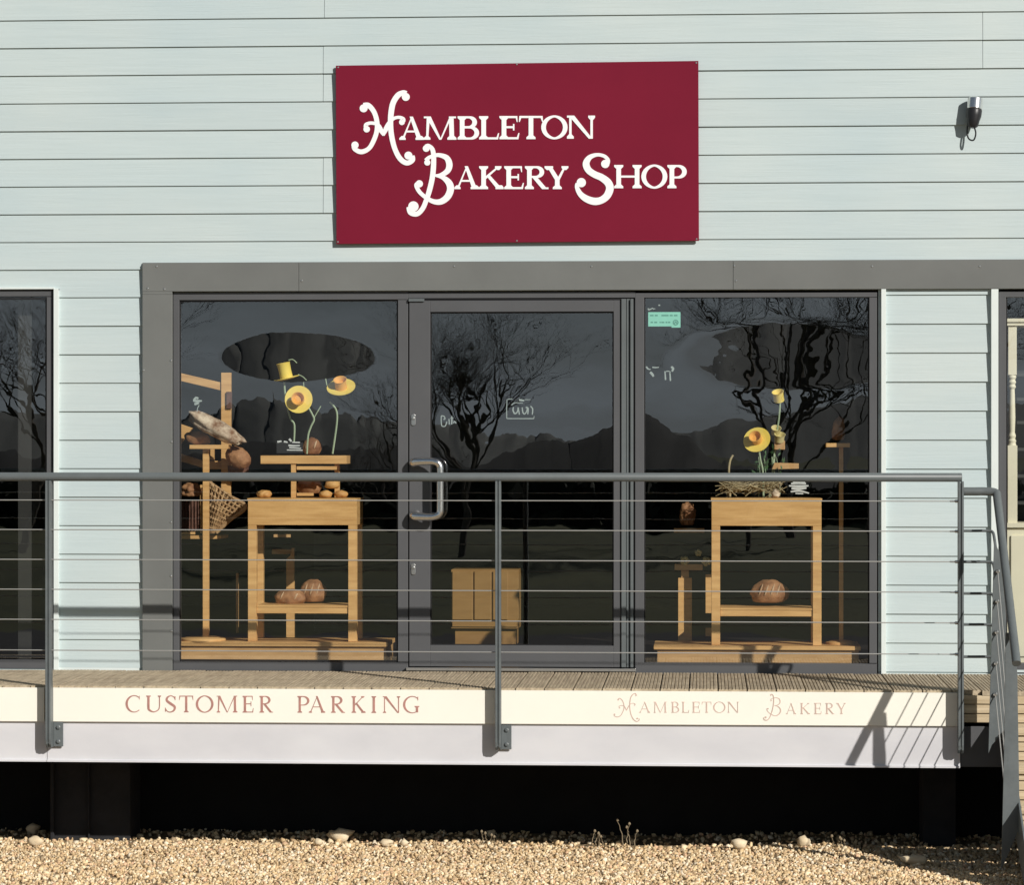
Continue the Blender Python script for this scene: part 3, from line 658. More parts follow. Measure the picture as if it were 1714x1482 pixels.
# (dark rebate seen around the leaf)
gk = MB()
for q in ((683.2, 500, 684.6, 1118), (1060.6, 500, 1063, 1118), (683, 499, 1063, 502.4)):
    gk.box(XX(q[0], Y), XX(q[2], Y), Y-.005, Y+.02, ZZ(q[3], Y), ZZ(q[1], Y))
for q in ((719, 521, 722, 1082), (1025, 521, 1028, 1082), (722, 521, 1025, 524.5), (722, 1079.5, 1025, 1082)):
    gk.box(XX(q[0], dy), XX(q[2], dy), dy+.012, dy+.03, ZZ(q[3], dy), ZZ(q[1], dy))
gk.build("gasket", M['rubber'], dr)
gl = MB(); Y = dy+.022; gl.quad((XX(718, Y), Y, ZZ(1084, Y)), (XX(1029, Y), Y, ZZ(1084, Y)), (XX(1029, Y), Y, ZZ(519, Y)), (XX(718, Y), Y, ZZ(519, Y))); gl.build("glass_pane", M['glass'], dr)
hy = dy
h = MB(); pa = P(694, 776, hy); pb = P(694, 862, hy)
xg = XX(737, hy-.10)
def arc(c, pts): pass
path = [pa+Vector((0,0,0)), pa+Vector((.0,-.03,.004)), pa+Vector((.02,-.06,.010)), Vector((xg-.05, hy-.088, pa.z+.012)), Vector((xg-.018, hy-.10, pa.z+.006)), Vector((xg-.003, hy-.10, pa.z-.012)), Vector((xg, hy-.10, pa.z-.04)),
        Vector((xg, hy-.10, (pa.z+pb.z)/2)), Vector((xg, hy-.10, pb.z+.04)), Vector((xg-.003, hy-.10, pb.z+.012)), Vector((xg-.018, hy-.10, pb.z-.004)), Vector((xg-.05, hy-.088, pb.z-.010)), pb+Vector((.02,-.06,-.008)), pb+Vector((0,-.03,-.003)), pb]
sm = catmull([tuple(p) for p in path], 5)
nsm = len(sm); h.tube(sm, [.0195+.011*max(0, 1-min(i, nsm-1-i)/(nsm*.24)) for i in range(nsm)], 16)
h.lathe([(.024, 0), (.024, .008), (.018, .012)], pa, (0,-1,0)).lathe([(.024, 0), (.024, .008), (.018, .012)], pb, (0,-1,0))
h.build("door_handle", M['chrome'], dr, smooth=True)
for y in (703, 953):
    m = MB(); c = P(692, y, dy); m.prism([(c.x+.012*math.cos(t), c.z+(.022 if math.sin(t) > 0 else -.022)*1+.010*math.sin(t)) for t in [2*math.pi*i/20 for i in range(20)]], dy-.006, dy)
    m.lathe([(.008, 0), (.008, .006), (.006, .008)], (c.x, dy-.006, c.z+.008), (0,-1,0), 14); m.build("lock", M['steel'], dr, bevel=.001)
m = MB(); m.pbox(684, 500, 710, 504.5, dy-.012, .012); m.build("hinge_cover", M['rail'], dr)

# interior shell
iz = -.015
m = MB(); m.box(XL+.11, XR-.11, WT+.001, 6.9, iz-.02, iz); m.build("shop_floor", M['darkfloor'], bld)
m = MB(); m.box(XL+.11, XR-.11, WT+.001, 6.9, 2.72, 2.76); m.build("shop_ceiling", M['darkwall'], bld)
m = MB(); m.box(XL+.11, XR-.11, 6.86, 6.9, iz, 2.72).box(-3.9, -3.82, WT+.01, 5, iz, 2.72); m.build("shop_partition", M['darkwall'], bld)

# ================================================================== SIGN
sgn = thing("shop_sign", P(866, 406, -.06), "burgundy rectangular shop sign with white serif lettering above the door", "sign")
SGY = -.058
m = MB(); m.pquad([(563, 408.5), (1170, 403), (1169, 101.5), (562, 109.5)], SGY, .012); pan = m.build("sign_panel", M['sign'], sgn, bevel=.0012)
m = MB()
for x, y in ((566, 112.5), (865, 107.5), (1165.5, 105), (565.5, 405), (865, 403), (1166, 400)): m = MB(); m.lathe([(.005, 0), (.005, .0015), (.003, .003)], P(x, y, SGY-.0002), (0,-1,0), 10); m.build("screw_head", M['steel'], pan)
m = MB(); Yl = SGY-.0003; th = .0025
z1 = lambda x, y: W(580+x/6.445, 140+y/6.445, Yl)
z3 = lambda x, y: W(940+x/7.452, 230+y/7.452, Yl)
fancy(m, FH, FHB, z1, Yl, th)
kw = dict(T=.20, t=.09, S=.095)
for ch, a, b in (('A',668.5,710),('M',709.5,764),('B',766,802),('L',802,835.5),('E',836,869.5),('T',868.5,909)): letter(m, ch, a, b, 195-(a-668)*.006, 234-(a-668)*.006, Yl, th, **kw)
letter(m, 'O', 906, 950, 193.6, 232.4, Yl, th, **kw); letter(m, 'N', 949, 996, 193.3, 232, Yl, th, T=.20, t=.105, S=.095)
m.build("lettering", M['white'], sgn); m = MB(); fancy(m, FB, FBB, z1, Yl, th)
for ch, a, b in (('A',760.5,802),('K',802,843),('E',844,877),('R',878.6,917),('Y',911.5,952.5)): letter(m, ch, a, b, 278, 316.5, Yl, th, **kw)
m.build("lettering", M['white'], sgn); m = MB(); fancy(m, FS, FSB, z3, Yl, th)
for ch, a, b in (('H',1028,1074),('O',1073.5,1117),('P',1117,1149.5)): letter(m, ch, a, b, 276, 315, Yl, th, **kw)
m.build("lettering", M['white'], sgn)

# security camera on the wall
scam = thing("security_camera", P(1632, 180, -.04), "small black and chrome camera with hanging cable loop high on the cladding", "camera")
c = P(1632, 176, -.04)
m = MB(); m.box(c.x-.004, c.x+.022, -.075, -.030, c.z-.05, c.z+.0); m.lathe([(.03, 0), (.03, .012), (.012, .02)], (c.x-.002, -.034, c.z-.02), (0,-1,0)); m.build("bracket", M['black'], scam, bevel=.003)
m = MB(); ax = Vector((-.10, -.12, -.98)).normalized(); tp = Vector((c.x-.0, -.070, c.z+.038))
m.lathe([(.034, 0), (.042, .006), (.042, .062), (.038, .066)], tp, ax, 24); m.build("hood", M['chrome'], scam, smooth=True)
m = MB(); m.lathe([(.040, .064), (.043, .07), (.041, .105), (.034, .13), (.028, .16), (.016, .17)], tp, ax, 24); m.build("camera_body", M['black'], scam, smooth=True)
m = MB(); e = tp+ax*.15; pts = catmull([tuple(e), (e.x+.012, -.12, e.z-.05), (e.x+.002, -.10, e.z-.088), (e.x-.022, -.06, e.z-.075), (e.x-.028, -.045, e.z-.03), (e.x-.02, -.04, e.z+.03)], 6)
m.tube(pts, .0045, 8); m.build("cable_loop", M['black'], scam, smooth=True)

# ================================================================== DECK
dk = thing("deck", (0, -.6, GZ), "raised timber walkway deck with cream lettered fascia and white steel beam", "deck")
DF = -1.135
XE = XX(1600, DF-.02)
m = MB(); X = -6.4; bw = .144; i = 0
random.seed(8)
while X < 4.2:
    pts = []; gn = 7
    z = -.003+random.uniform(-.0015, .0015)
    prof = [(X, z-.026), (X, z-.002), (X+.003, z)]
    for k in range(gn):
        a = X+.008+(bw-.016)*(k+.12)/gn; b = X+.008+(bw-.016)*(k+.5)/gn
        prof += [(a, z), (a+.0018, z-.0035), (b-.0018, z-.0035), (b, z)]
    prof += [(X+bw-.003, z), (X+bw, z-.002), (X+bw, z-.026)]
    y0 = DF-.004 if X < XE-.0 else DF-.03
    n0 = len(m.v); kk = len(prof)
    m.v += [(x, y0, zz) for x, zz in prof]+[(x, -.058, zz) for x, zz in prof]
    for q in range(kk): m.f.append(((n0+q), (n0+(q+1) % kk), (n0+kk+(q+1) % kk), (n0+kk+q))[::-1])
    m.f.append(tuple(range(n0, n0+kk))[::1]); m.f.append(tuple(range(n0+2*kk-1, n0+kk-1, -1)))
    X += .1505; i += 1
m.build("decking", M['deck'], dk)
fasc = []
FYf = DF-.022
def fz(px): return ZZ(1152.5+(px-80)*.0055, FYf, px)
m = MB()
def fascia(px0, px1, lab):
    t0 = W(px0, 1152+(px0-80)*.0058, FYf); t1 = W(px1, 1152+(px1-80)*.0058, FYf)
    b0 = W(px0, 1208.5+(px0-80)*.0052, FYf); b1 = W(px1, 1208.5+(px1-80)*.0052, FYf)
    mm = MB(); mm.hexa([(b0[0], FYf, b0[1]), (b1[0], FYf, b1[1]), (t1[0], FYf, t1[1]), (t0[0], FYf, t0[1]), (b0[0], FYf+.02, b0[1]), (b1[0], FYf+.02, b1[1]), (t1[0], FYf+.02, t1[1]), (t0[0], FYf+.02, t0[1])])
    o = mm.build("fascia_board", M['fascia'], dk, bevel=.001); o["label"] = lab; return o
f0 = fascia(-900, 74, "plain cream fascia board left of the first railing post")
f1 = fascia(78, 829, "cream fascia board lettered CUSTOMER PARKING"); f2 = fascia(836, 1606, "cream fascia board lettered HAMBLETON BAKERY in ornate initials")
Yt = FYf-.0003; th = .0008
kw = dict(T=.135, t=.055, S=.07)
m = MB()
for ch, a, b in (('C',210,235.6),('U',244.8,269.8),('S',276,295),('T',300,323.6),('O',328,357.5),('M',363,397.5),('E',406.3,424.5),('R',434.5,456.5)):
    letter(m, ch, a, b, 1164.9+(a-210)*.003, 1192.8+(a-210)*.003, Yt, th, **kw)
m.build("lettering", M['redletter'], f1); m = MB()
for ch, a, b in (('P',498,518),('A',517,544.5),('R',554.3,577),('K',588.5,612),('I',622,631.5),('N',641,670),('G',674.5,702)):
    letter(m, ch, a, b, 1164.9+(a-210)*.003, 1192.8+(a-210)*.003, Yt, th, **kw)
m.build("lettering", M['redletter'], f1)
m = MB()
kw = dict(T=.12, t=.05, S=.06)
for ch, a, b in (('A',1070,1088.3),('M',1094.5,1116),('B',1124,1137),('L',1141.5,1153.6),('E',1159,1171.8),('T',1175,1190.8),('O',1194,1214.5),('N',1218,1236.5)): letter(m, ch, a, b, 1175.5, 1193.7, Yt, th, **kw)
fancy(m, FH, FHB, lambda x, y: W(1026+(x-50)*.0661, 1159.5+(y-65)*.0618, Yt), Yt, th, .42, .5); m.build("lettering", M['paleletter'], f2); m = MB()
for ch, a, b in (('A',1315.7,1332.6),('K',1339.8,1355.8),('E',1363,1375),('R',1382,1396.2),('Y',1400,1416.2)): letter(m, ch, a, b, 1177.5, 1196, Yt, th, **kw)
mbb = lambda x, y: W(1277+(x-650)*.0628, 1161.5+(y-650)*.0593, Yt)
fancy(m, FB, FBB, mbb, Yt, th, .42, .5)
m.build("lettering", M['paleletter'], f2)
# channel beam: web with thin flanges, in two lengths
BY = DF-.004
zb0 = ZZ(1281, BY); 
def beam(px0, px1):
    mm = MB(); zt = -.19; xa, xb = XX(px0, BY), XX(px1, BY)
    mm.prismx([(BY, zb0+.014), (BY-.006, zb0+.010), (BY-.012, zb0+.008), (BY-.012, zb0), (BY+.07, zb0), (BY+.07, zb0+.01), (BY+.012, zb0+.016), (BY+.012, zt), (BY, zt)][::-1], xa, xb)
    return mm.build("steel_beam", M['beam'], dk)
beam(-900, 78.5); beam(79.5, 1607)
m = MB(); m.box(XX(1608, BY), 4.2, BY+.01, BY+.08, zb0+.004, -.19); m.build('grey_beam', M['frame'], dk, bevel=.002)
m = MB(); m.box(-6.4, 4.2, DF+.002, -.06, -.075, -.031)
for q in np.arange(-6.3, 4.2, .45): m.box(q, q+.05, DF+.10, -.06, -.19, -.0755)
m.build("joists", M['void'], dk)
for a, b in ((88, 218), (1545, 1600), (-520, -400), ):
    m = MB(); Y = -.42; m.box(XX(a, Y), XX(b, Y), Y, Y+.3, GZ-.05, -.20); 
    if b-a > 100: m.box(XX(a-2, Y), XX(a+4, Y), Y-.03, Y, GZ-.05, -.20).box(XX(a+60, Y), XX(a+63, Y), Y-.02, Y, GZ-.05, -.20)
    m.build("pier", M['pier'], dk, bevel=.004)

# ================================================================== GUARD RAILING
RYc = -1.20
rl = thing("guard_railing", (XX(833, RYc), RYc, -.3), "grey steel guard railing with six thin cables along the deck edge", "railing")
zh = ZZ(799, RYc)
m = MB(); xe = XX(1610, RYc)
m.tube([(-6.2, RYc, zh), (-2, RYc, zh), (xe-.003, RYc, zh), (xe, RYc, zh)], [.0228, .0228, .0228, .0205], 24); m.build("handrail", M['railsmooth'], rl, smooth=True)
cz = [ZZ(y, RYc) for y in (838.5, 888.5, 939, 989.5, 1040.5, 1092.5)]
for px in (-690, 82, 834, 1608):
    X = XX(px, RYc); hw = .0065
    m = MB()
    for s in (-1, 1):
        m.prismx([(RYc+.035, zh-.02), (RYc-.030, zh-.02), (RYc-.030, -.28), (RYc-.024, -.31), (RYc-.005, -.335), (RYc+.020, -.335), (BY-.001, -.32), (BY-.001, -.03), (RYc+.035, -.01)][::-1] if False else
                 [(RYc-.028, zh-.02), (RYc-.028, -.28), (RYc-.022, -.305), (RYc-.004, -.322), (RYc+.02, -.325), (FYf-.002, -.325), (FYf-.002, -.02), (RYc+.028, .02), (RYc+.028, zh-.02)], X+s*.0085-.0055, X+s*.0085+.0055)
    m.box(X-.003, X+.003, RYc-.022, RYc+.02, -.3, zh-.03)
    po = m.build("post", M['rail'], rl, bevel=.0015)
    if px < 1600:
        m = MB(); m.box(X+.014, X+.066, BY-.022, BY-.013, -.322, -.195); br = m.build("bracket", M['rail'], po, bevel=.0015)
        for zz in (-.22, -.295): m = MB(); m.lathe([(.0115, 0), (.0115, .007), (.007, .009)], (X+.042, BY-.0222, zz), (0,-1,0), 6); m.build("bolt", M['rail'], br)
for z in cz:
    m = MB(); m.tube([(-6.2, RYc, z), (0, RYc, z), (XX(1600, RYc), RYc, z)], .0028, 8); m.build("cable", M['cable'], rl, smooth=True)
    m = MB(); X = XX(1608, RYc)
    m.tube([(X-.055, RYc, z), (X-.03, RYc, z), (X-.028, RYc, z), (X-.008, RYc, z)], [.0045, .0045, .008, .008], 10); m.build("cable_end", M['steel'], rl, smooth=True)

# ================================================================== STAIRCASE
XS0 = XX(1682, -1.2)
st = thing("staircase", (XS0+.8, -1.6, GZ), "timber steps with steel stringer descending from the deck's right end", "stairs")
rise, run = .17, .235
XS1 = XS0+1.55
def board(mm, x0, x1, y0, y1, z, th=.026, gn=7):
    wv = y1-y0; prof = [(y0, z-th), (y0, z-.002), (y0+.002, z)]
    for k in range(gn):
        a = y0+.006+(wv-.012)*(k+.1)/gn; b = y0+.006+(wv-.012)*(k+.5)/gn
        prof += [(a, z), (a+.0015, z-.003), (b-.0015, z-.003), (b, z)]
    prof += [(y1-.002, z), (y1, z-.002), (y1, z-th)]
    mm.prismx(prof[::-1], x0, x1)
for k in range(1, 5):
    z = -rise*k; yb = DF-.03-run*(k-1)
    m = MB(); board(m, XS0+.012, XS1, yb-run-.018, yb-run/2-.002, z); board(m, XS0+.012, XS1, yb-run/2+.004, yb-.004, z); m.build("tread", M['tread'], st)
    m = MB(); m.box(XS0+.012, XS1, yb-run-.015, yb-.0, z-.036, z-.0265); m.build('light_block', M['tread'], st)  # sheet added under each tread to block sun through the gaps
for k in range(0, 5):
    z = -rise*k; yb = DF-.028-run*k
    m = MB(); 
    for q in range(3):
        z1_ = z-.028-q*.048; xa = XX(1612, yb) if k == 0 else XS0+.012
        m.box(xa, XS1, yb, yb+.022, z1_-.043, z1_)
    m.box(xa+.01, XS1, yb+.0225, yb+.03, z-rise+.005, z-.03)  # unseen backing added to stop sunlight leaking between the riser boards
    m.build("riser", M['tread'], st, bevel=.003)
for X in (XS0, XS1):
    m = MB(); y0 = DF-.03; nst = 5
    m.prismx([(y0+.02, .0-.03), (y0+.02, -.41), (y0-.10, -.41), (y0-run*4.2, GZ-.01), (y0-run*5.1, GZ-.01), (y0-run*4.9, GZ+.12), (y0-run*.35, -.12), (y0-.03, -.03)], X, X+.01)
    m.build("stringer", M['rail'], st, bevel=.001)
# stair railing
sr = thing("stair_railing", (XS0, -1.6, GZ), "grey stair handrail bending down over flat steel posts beside the steps", "railing")
Yh = RYc
z0 = ZZ(823, Yh, 1640)
ex = XX(1668, Yh)
endY = -2.03; ep = P(1701, 1106, endY)
A = Vector((XX(1613, Yh), Yh, z0)); Bp = Vector((ex-.055, Yh, z0)); 
dirv = (ep-Vector((ex, Yh-.03, z0-.03))).normalized()
C0 = Vector((ex-.005, Yh-.012, z0-.008)); C1 = Vector((ex, Yh-.05, z0-.045))
pts = catmull([tuple(A), tuple((A+Bp)/2), tuple(Bp), tuple(C0), tuple(C1), tuple(C1+(ep-C1)*.3), tuple(C1+(ep-C1)*.7), tuple(ep-dirv*.004), tuple(ep)], 6)
rr = [.0215]*len(pts); rr[-1] = .019
m = MB(); m.tube(pts, rr, 20); m.build("handrail", M['railsmooth'], sr, smooth=True)
slope = (ep.z-C1.z)/(ep.y-C1.y)
def hz(y): return C1.z+(y-C1.y)*slope
xa = XX(1657, -1.32)
m = MB(); Y = -1.33
m.prism([(XX(1654.5, Y), ZZ(1262, Y, 1655)), (XX(1660, Y), ZZ(1248, Y, 1655)), (XX(1684, Y), ZZ(1222, Y, 1684)), (XX(1684, Y), ZZ(1040, Y, 1684)), (XX(1675, Y), ZZ(930, Y, 1675)), (XX(1664, Y), ZZ(905, Y, 1664))], Y, Y+.012)
pA = m.build("post", M['rail'], sr, bevel=.001)
m = MB(); Y = -1.86
m.prism([(XX(1676, Y), ZZ(1458, Y, 1676)), (XX(1707, Y), ZZ(1386, Y, 1707)), (XX(1703, Y), ZZ(1130, Y, 1703)), (XX(1698, Y), ZZ(1060, Y, 1698)), (XX(1683, Y), ZZ(1060, Y, 1683)), (XX(1681.5, Y), ZZ(1225, Y, 1682))], Y, Y+.012)
pB = m.build("post", M['rail'], sr, bevel=.001)
for i, y in enumerate((889, 941, 994, 1046, 1100)):
    z = ZZ(y, Yh, 1640); xs_ = XX(1611, Yh); xe_ = XX(1663, Yh)
    m = MB(); m.tube(catmull([(xs_, Yh, z), (xs_+.06, Yh, z), (xe_-.03, Yh, z), (xe_-.006, Yh-.01, z-.006), (xe_, Yh-.04, z-.035), (xe_+.002, Yh-.10, z-.035-.06*slope)], 5), .0075, 10); m.build("bent_rod", M['railsmooth'], sr, smooth=True)
for i, y in enumerate((957, 1007, 1059, 1111, 1163)):
    c = P(1670-i*1.0, y, -1.333)
    m = MB(); m.lathe([(.012, 0), (.012, .004), (.0105, .012), (.006, .017)], c, (0,-1,0), 14); m.build("dome_nut", M['chrome'], pA, smooth=True)
    e = Vector((XX(1686-i*.3, -1.85), -1.85, c.z-.52*slope))
    m = MB(); m.tube([c, e], .003, 8); m.build("cable", M['cable'], sr, smooth=True)

# ================================================================== STICKERS ON THE GLASS
def sticker(name, lab, cat, px0, py0, px1, py1, Y, m_, th=.0006):
    mm = MB(); mm.pbox(px0, py0, px1, py1, Y-th, th); return tag(mm.build(name, m_), lab, cat)
GY = FY+.0205
st1 = sticker("window_sticker", "teal rectangular sticker with round emblem in the right window's top corner", "sticker", 1085, 522.5, 1139, 546.5, GY, M['teal'])
m = MB(); m.pbox(1124, 546.5, 1139, 548.5, GY-.0006, .0006); m.build("sticker_tab", M['teal'], st1)
m = MB(); Ys = GY-.0007
for a, b, y in ((1088,1094,527),(1096,1101,527),(1107,1119,527),(1121,1126,527),(1128,1134,527),(1089,1093,538.5),(1095,1100,538.5),(1104,1106,538.5),(1107,1112,538.5),(1114,1117,538.5),(1118,1122,538.5)):
    m.pbox(a, y, b, y+2.4, Ys-.0002, .0002)
c = W(1131, 540, Ys); f = lambda x, y: W(1131+x, 540+y, Ys)
flat_stroke(m, [(4*math.cos(q), 4*math.sin(q), .8) for q in [2*math.pi*i/10 for i in range(10)]], Ys, .0003, f, True); flat_stroke(m, [(-2, 2, .7), (0, -1.5, .7), (2, 2, .7)], Ys, .0004, f)
m.build("sticker_print", M['tealdark'], st1)
def decal(lab, groups, fm, Y, cat="decal", name="window_decal"):
    r = thing(name, Vector((fm(0, 0)[0], Y, fm(0, 0)[1])), lab, cat)
    for gset in groups:
        m = MB()
        for s_ in gset: flat_stroke(m, s_, Y, .0004, fm, k=.8)
        m.build("print", M['frost'], r)
decal("faint white squiggle of print above the teal sticker", [[[(0,8,1.2),(1,11,1.4),(4,9,1.2)], [(4,10,1),(7,8,1),(9,10,1)], [(9,9,.9),(12,9,.7)]], [[(17,3,1.4),(20,3,1.4)]]], lambda x, y: W(1085+x, 508+y, GY-.0005), GY)
decal("pale patchy lettering on the glass below the teal sticker", [[[(115,1125,18),(150,1165,14),(190,1170,8)], [(215,1135,12),(270,1140,12),(325,1135,10)], [(180,1215,24),(215,1250,26),(235,1290,20)]], [[(530,1125,22),(560,1160,24),(540,1205,18)], [(425,1200,12),(430,1270,14),(435,1345,16)], [(505,1225,12),(512,1290,14),(516,1360,16)], [(440,1205,10),(480,1200,10),(520,1215,10)]]],
      lambda x, y: W(1070+x/9.877, 500+y/9.877, GY-.0005), GY)
DGY = dy+.0205
m = MB(); fm = lambda x, y: W(720+x/8.57, 650+y/8.57, DGY-.0005)
for s in ([(1195,270,9),(1190,320,13),(1215,365,14),(1250,340,11),(1262,280,10)], [(1260,275,11),(1272,330,11),(1280,380,11)], [(1320,275,10),(1330,345,12),(1355,370,11),(1385,330,10),(1395,275,11)], [(1370,275,13),(1405,290,13),(1400,375,11)], [(1440,255,10),(1470,300,12),(1465,380,10)],
          [(1165,245,8),(1200,215,8),(1260,210,7),(1330,215,6)], [(1103,165,7),(1098,300,8),(1100,435,8)], [(1100,436,8),(1300,437,8),(1488,436,9)], [(1110,160,8),(1180,155,8)], [(1275,168,20),(1310,172,18),(1350,178,14)], [(1360,165,7),(1440,165,5)], [(1487,436,7),(1492,400,5)]):
    flat_stroke(m, s, DGY, .0004, fm, k=.75)
tag(m.build("door_sign", M['frost']), "small boxed white script sign in the middle of the door glass", "sign")
m = MB()
for s in ([(160,395,9),(158,470,9),(165,540,10)], [(160,395,9),(200,405,10),(212,440,10),(190,450,8)], [(165,545,9),(215,545,9),(240,480,10)], [(270,440,10),(275,520,10)], [(310,400,10),(312,460,12),(308,520,12)], [(290,430,8),(335,430,8)], [(335,500,12),(350,475,9),(372,505,12)]):
    flat_stroke(m, s, DGY, .0004, fm, k=.75)
tag(m.build("door_decal", M['frost']), "tiny pale letters low on the left of the door glass", "decal")
m = MB(); fm = lambda x, y: W(295+x/7.407, 600+y/7.407, GY-.0005)
for s in ([(215,520,12),(245,490,14),(275,500,12)], [(210,525,12),(260,530,16),(320,528,8)], [(225,570,14),(260,560,14),(285,555,8)], [(285,580,6),(265,620,5),(258,665,4)]): flat_stroke(m, s, GY, .0004, fm)
tag(m.build("window_decal", M['frost']), "little white emblem on the left window above the long loaf", "decal")

# ================================================================== DISPLAY FURNITURE
def plinth(px0, px1, yt, ylip, yb, lab):
    Y = .06; r = thing("display_plinth", P((px0+px1)/2, yb, Y+.3), lab, "plinth", "low wooden plinths in the windows")
    m = MB(); m.box(XX(px0, Y), XX(px1, Y), Y, Y+.40, ZZ(ylip, Y), ZZ(yt, Y)); m.build("plinth_top", M['pineh'], r, bevel=.003)
    m = MB(); m.box(XX(px0+6, Y), XX(px1-3, Y), Y+.02, Y+.385, iz, ZZ(ylip+.5, Y)); m.build("plinth_front", M['oak'], r, bevel=.002)
    return ZZ(yt, Y)
pzl = plinth(289, 649, 1077, 1084.5, 1107, "long low wooden plinth in the left window")
pzr = plinth(1094, 1441, 1080, 1087, 1111, "long low wooden plinth in the right window")
def table(px0, px1, yt, ya, ys, yb, pz, lab, mm='pine'):
    Y = .10; dep = .31; x0, x1 = XX(px0, Y), XX(px1, Y); r = thing("display_table", ((x0+x1)/2, Y+dep/2, pz), lab, "table", "square display tables on the plinths")
    zt, za = ZZ(yt, Y), ZZ(ya, Y); lw = .048
    m = MB(); m.box(x0-.004, x1+.004, Y-.004, Y+dep+.004, zt-.012, zt); m.build("tabletop", M['pineh'], r, bevel=.002)
    m = MB(); m.box(x0, x1, Y, Y+.022, za, zt-.0125).box(x0, x0+.022, Y+.0225, Y+dep, za, zt-.0125).box(x1-.022, x1, Y+.0225, Y+dep, za, zt-.0125).box(x0+.0225, x1-.0225, Y+dep-.022, Y+dep, za, zt-.0125); m.build("apron", M['pineh'], r, bevel=.0015)
    for a in (x0, x1-lw):
        for b in (Y, Y+dep-lw): m = MB(); m.box(a, a+lw, b, b+lw, pz+.001, za-.0005); m.build("leg", M['pine'], r, bevel=.0015)
    m = MB(); zs = ZZ(ys, Y); m.box(x0+lw+.001, x1-lw-.001, Y+.006, Y+dep-.01, zs-.012, zs).box(x0+lw+.001, x1-lw-.001, Y+.010, Y+.03, zs-.047, zs-.0125); m.build("shelf", M['pineh'], r, bevel=.0015)
    return zt, zs
tzl, szl = table(415, 597, 835, 880, 1015, 1077, pzl, "square pine table holding rolls in the left window")
tzr, szr = table(1191, 1375, 834, 880, 1017, 1080, pzr, "square pine table under straw and flowers in the right window")

def loaf(px, py, wpx, hpx, Y, lab, m_='crust', rot=(0,0,0), amp=.18, group=None, name="bread_loaf", cat="loaf", seed=1, dep=None, flat=-.7, score=0):
    Y = Y-.08 if Y < .5 else Y
    amp = amp*.6 if m_ == 'crust' and amp < .3 else amp
    s = (Y+D)/F; c = P(px, py, Y); rx = wpx/2*s; rz = hpx/2*s
    o = tag(blob(name, M[m_], c, (rx, dep or (rx+rz)/2*.8, rz), rot, amp, 6, seed, 4 if wpx > 25 else 3, flat=flat), lab, cat, group)
    if score:
        dp = dep or (rx+rz)/2*.8
        for k in range(score):
            t0 = -.45+.9*k/max(1, score-1); pts = []
            for i in range(9):
                v = -.15+.85*i/8; u = t0+.25*(v-.3); q = max(.04, 1-u*u-v*v); pts.append((c.x+u*rx, c.y-dp*math.sqrt(q)*1.0, c.z+v*rz))
            m = MB(); m.tube(pts, [.0012, .0035, .005, .0055, .0055, .005, .004, .003, .001], 6); m.build("score_mark", M['scored'], o, smooth=True)
    return o
G1 = "bread rolls on the left table"
loaf(442, 828, 26, 15, .30, "single golden roll on the left end of the table", 'roll', group=G1, name="bread_roll", cat="roll", seed=1, dep=.035)
loaf(545, 828, 23, 14, .26, "golden roll in front, below the topmost roll's left side", 'roll', group=G1, name="bread_roll", cat="roll", seed=2, dep=.035)
loaf(571, 828, 24, 14, .28, "golden roll at the right end of the table", 'roll', group=G1, name="bread_roll", cat="roll", seed=3, dep=.035)
loaf(556, 812, 25, 17, .27, "orange roll stacked on top of the other two", 'roll', group=G1, name="bread_roll", cat="roll", seed=4, dep=.035)
loaf(518, 814, 42, 34, .48, "large dark round loaf under the small raised stand", 'crust', seed=5)
loaf(522, 749, 32, 32, .40, "round brown loaf standing on the small raised stand", 'crust', seed=6, amp=.15, score=2)
loaf(486, 1001, 54, 30, .36, "broad brown loaf lying on the left table's lower shelf", 'crust', seed=7, score=2)
loaf(524, 992, 46, 44, .40, "round scored loaf leaning on the left table's lower shelf", 'crust', seed=8, score=3)
loaf(1288, 993, 64, 44, .40, "domed brown loaf on the right table's lower shelf", 'crust', seed=9, score=4)
loaf(1404, 720, 22, 46, .315, "tall pointed loaf on the slim stand in the right window", 'crust', seed=10, amp=.35, dep=.035)
loaf(1151, 863, 26, 44, .55, "upright crusty loaf on the little shelf in the right window", 'crust', seed=11, amp=.4, dep=.035)
loaf(361, 717, 106, 30, .26, "long flour dusted loaf slanting over the left stand", 'flour', rot=(0, .50, 0), seed=12, amp=.22, dep=.06, flat=-2)
loaf(330, 735, 44, 26, .34, "dark loaf tucked beneath the long floured loaf", 'crust', rot=(0,.15,0), seed=13, dep=.05)
loaf(399, 766, 46, 34, .36, "brown scored loaf in the dark tub right of the wooden upright", 'crust', rot=(0,.6,0), seed=14, dep=.05, amp=.2, flat=-2)
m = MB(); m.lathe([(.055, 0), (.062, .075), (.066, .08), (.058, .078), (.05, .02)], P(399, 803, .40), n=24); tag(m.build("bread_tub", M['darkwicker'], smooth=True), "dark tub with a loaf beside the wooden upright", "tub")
loaf(319, 822, 36, 26, .36, "crusty loaf heaped on the dark hamper", 'crust', seed=15, amp=.35, dep=.05)
loaf(1298, 828, 14, 16, .30, "small broken piece of bread on the right table", 'flour', seed=16, amp=.4, dep=.02)

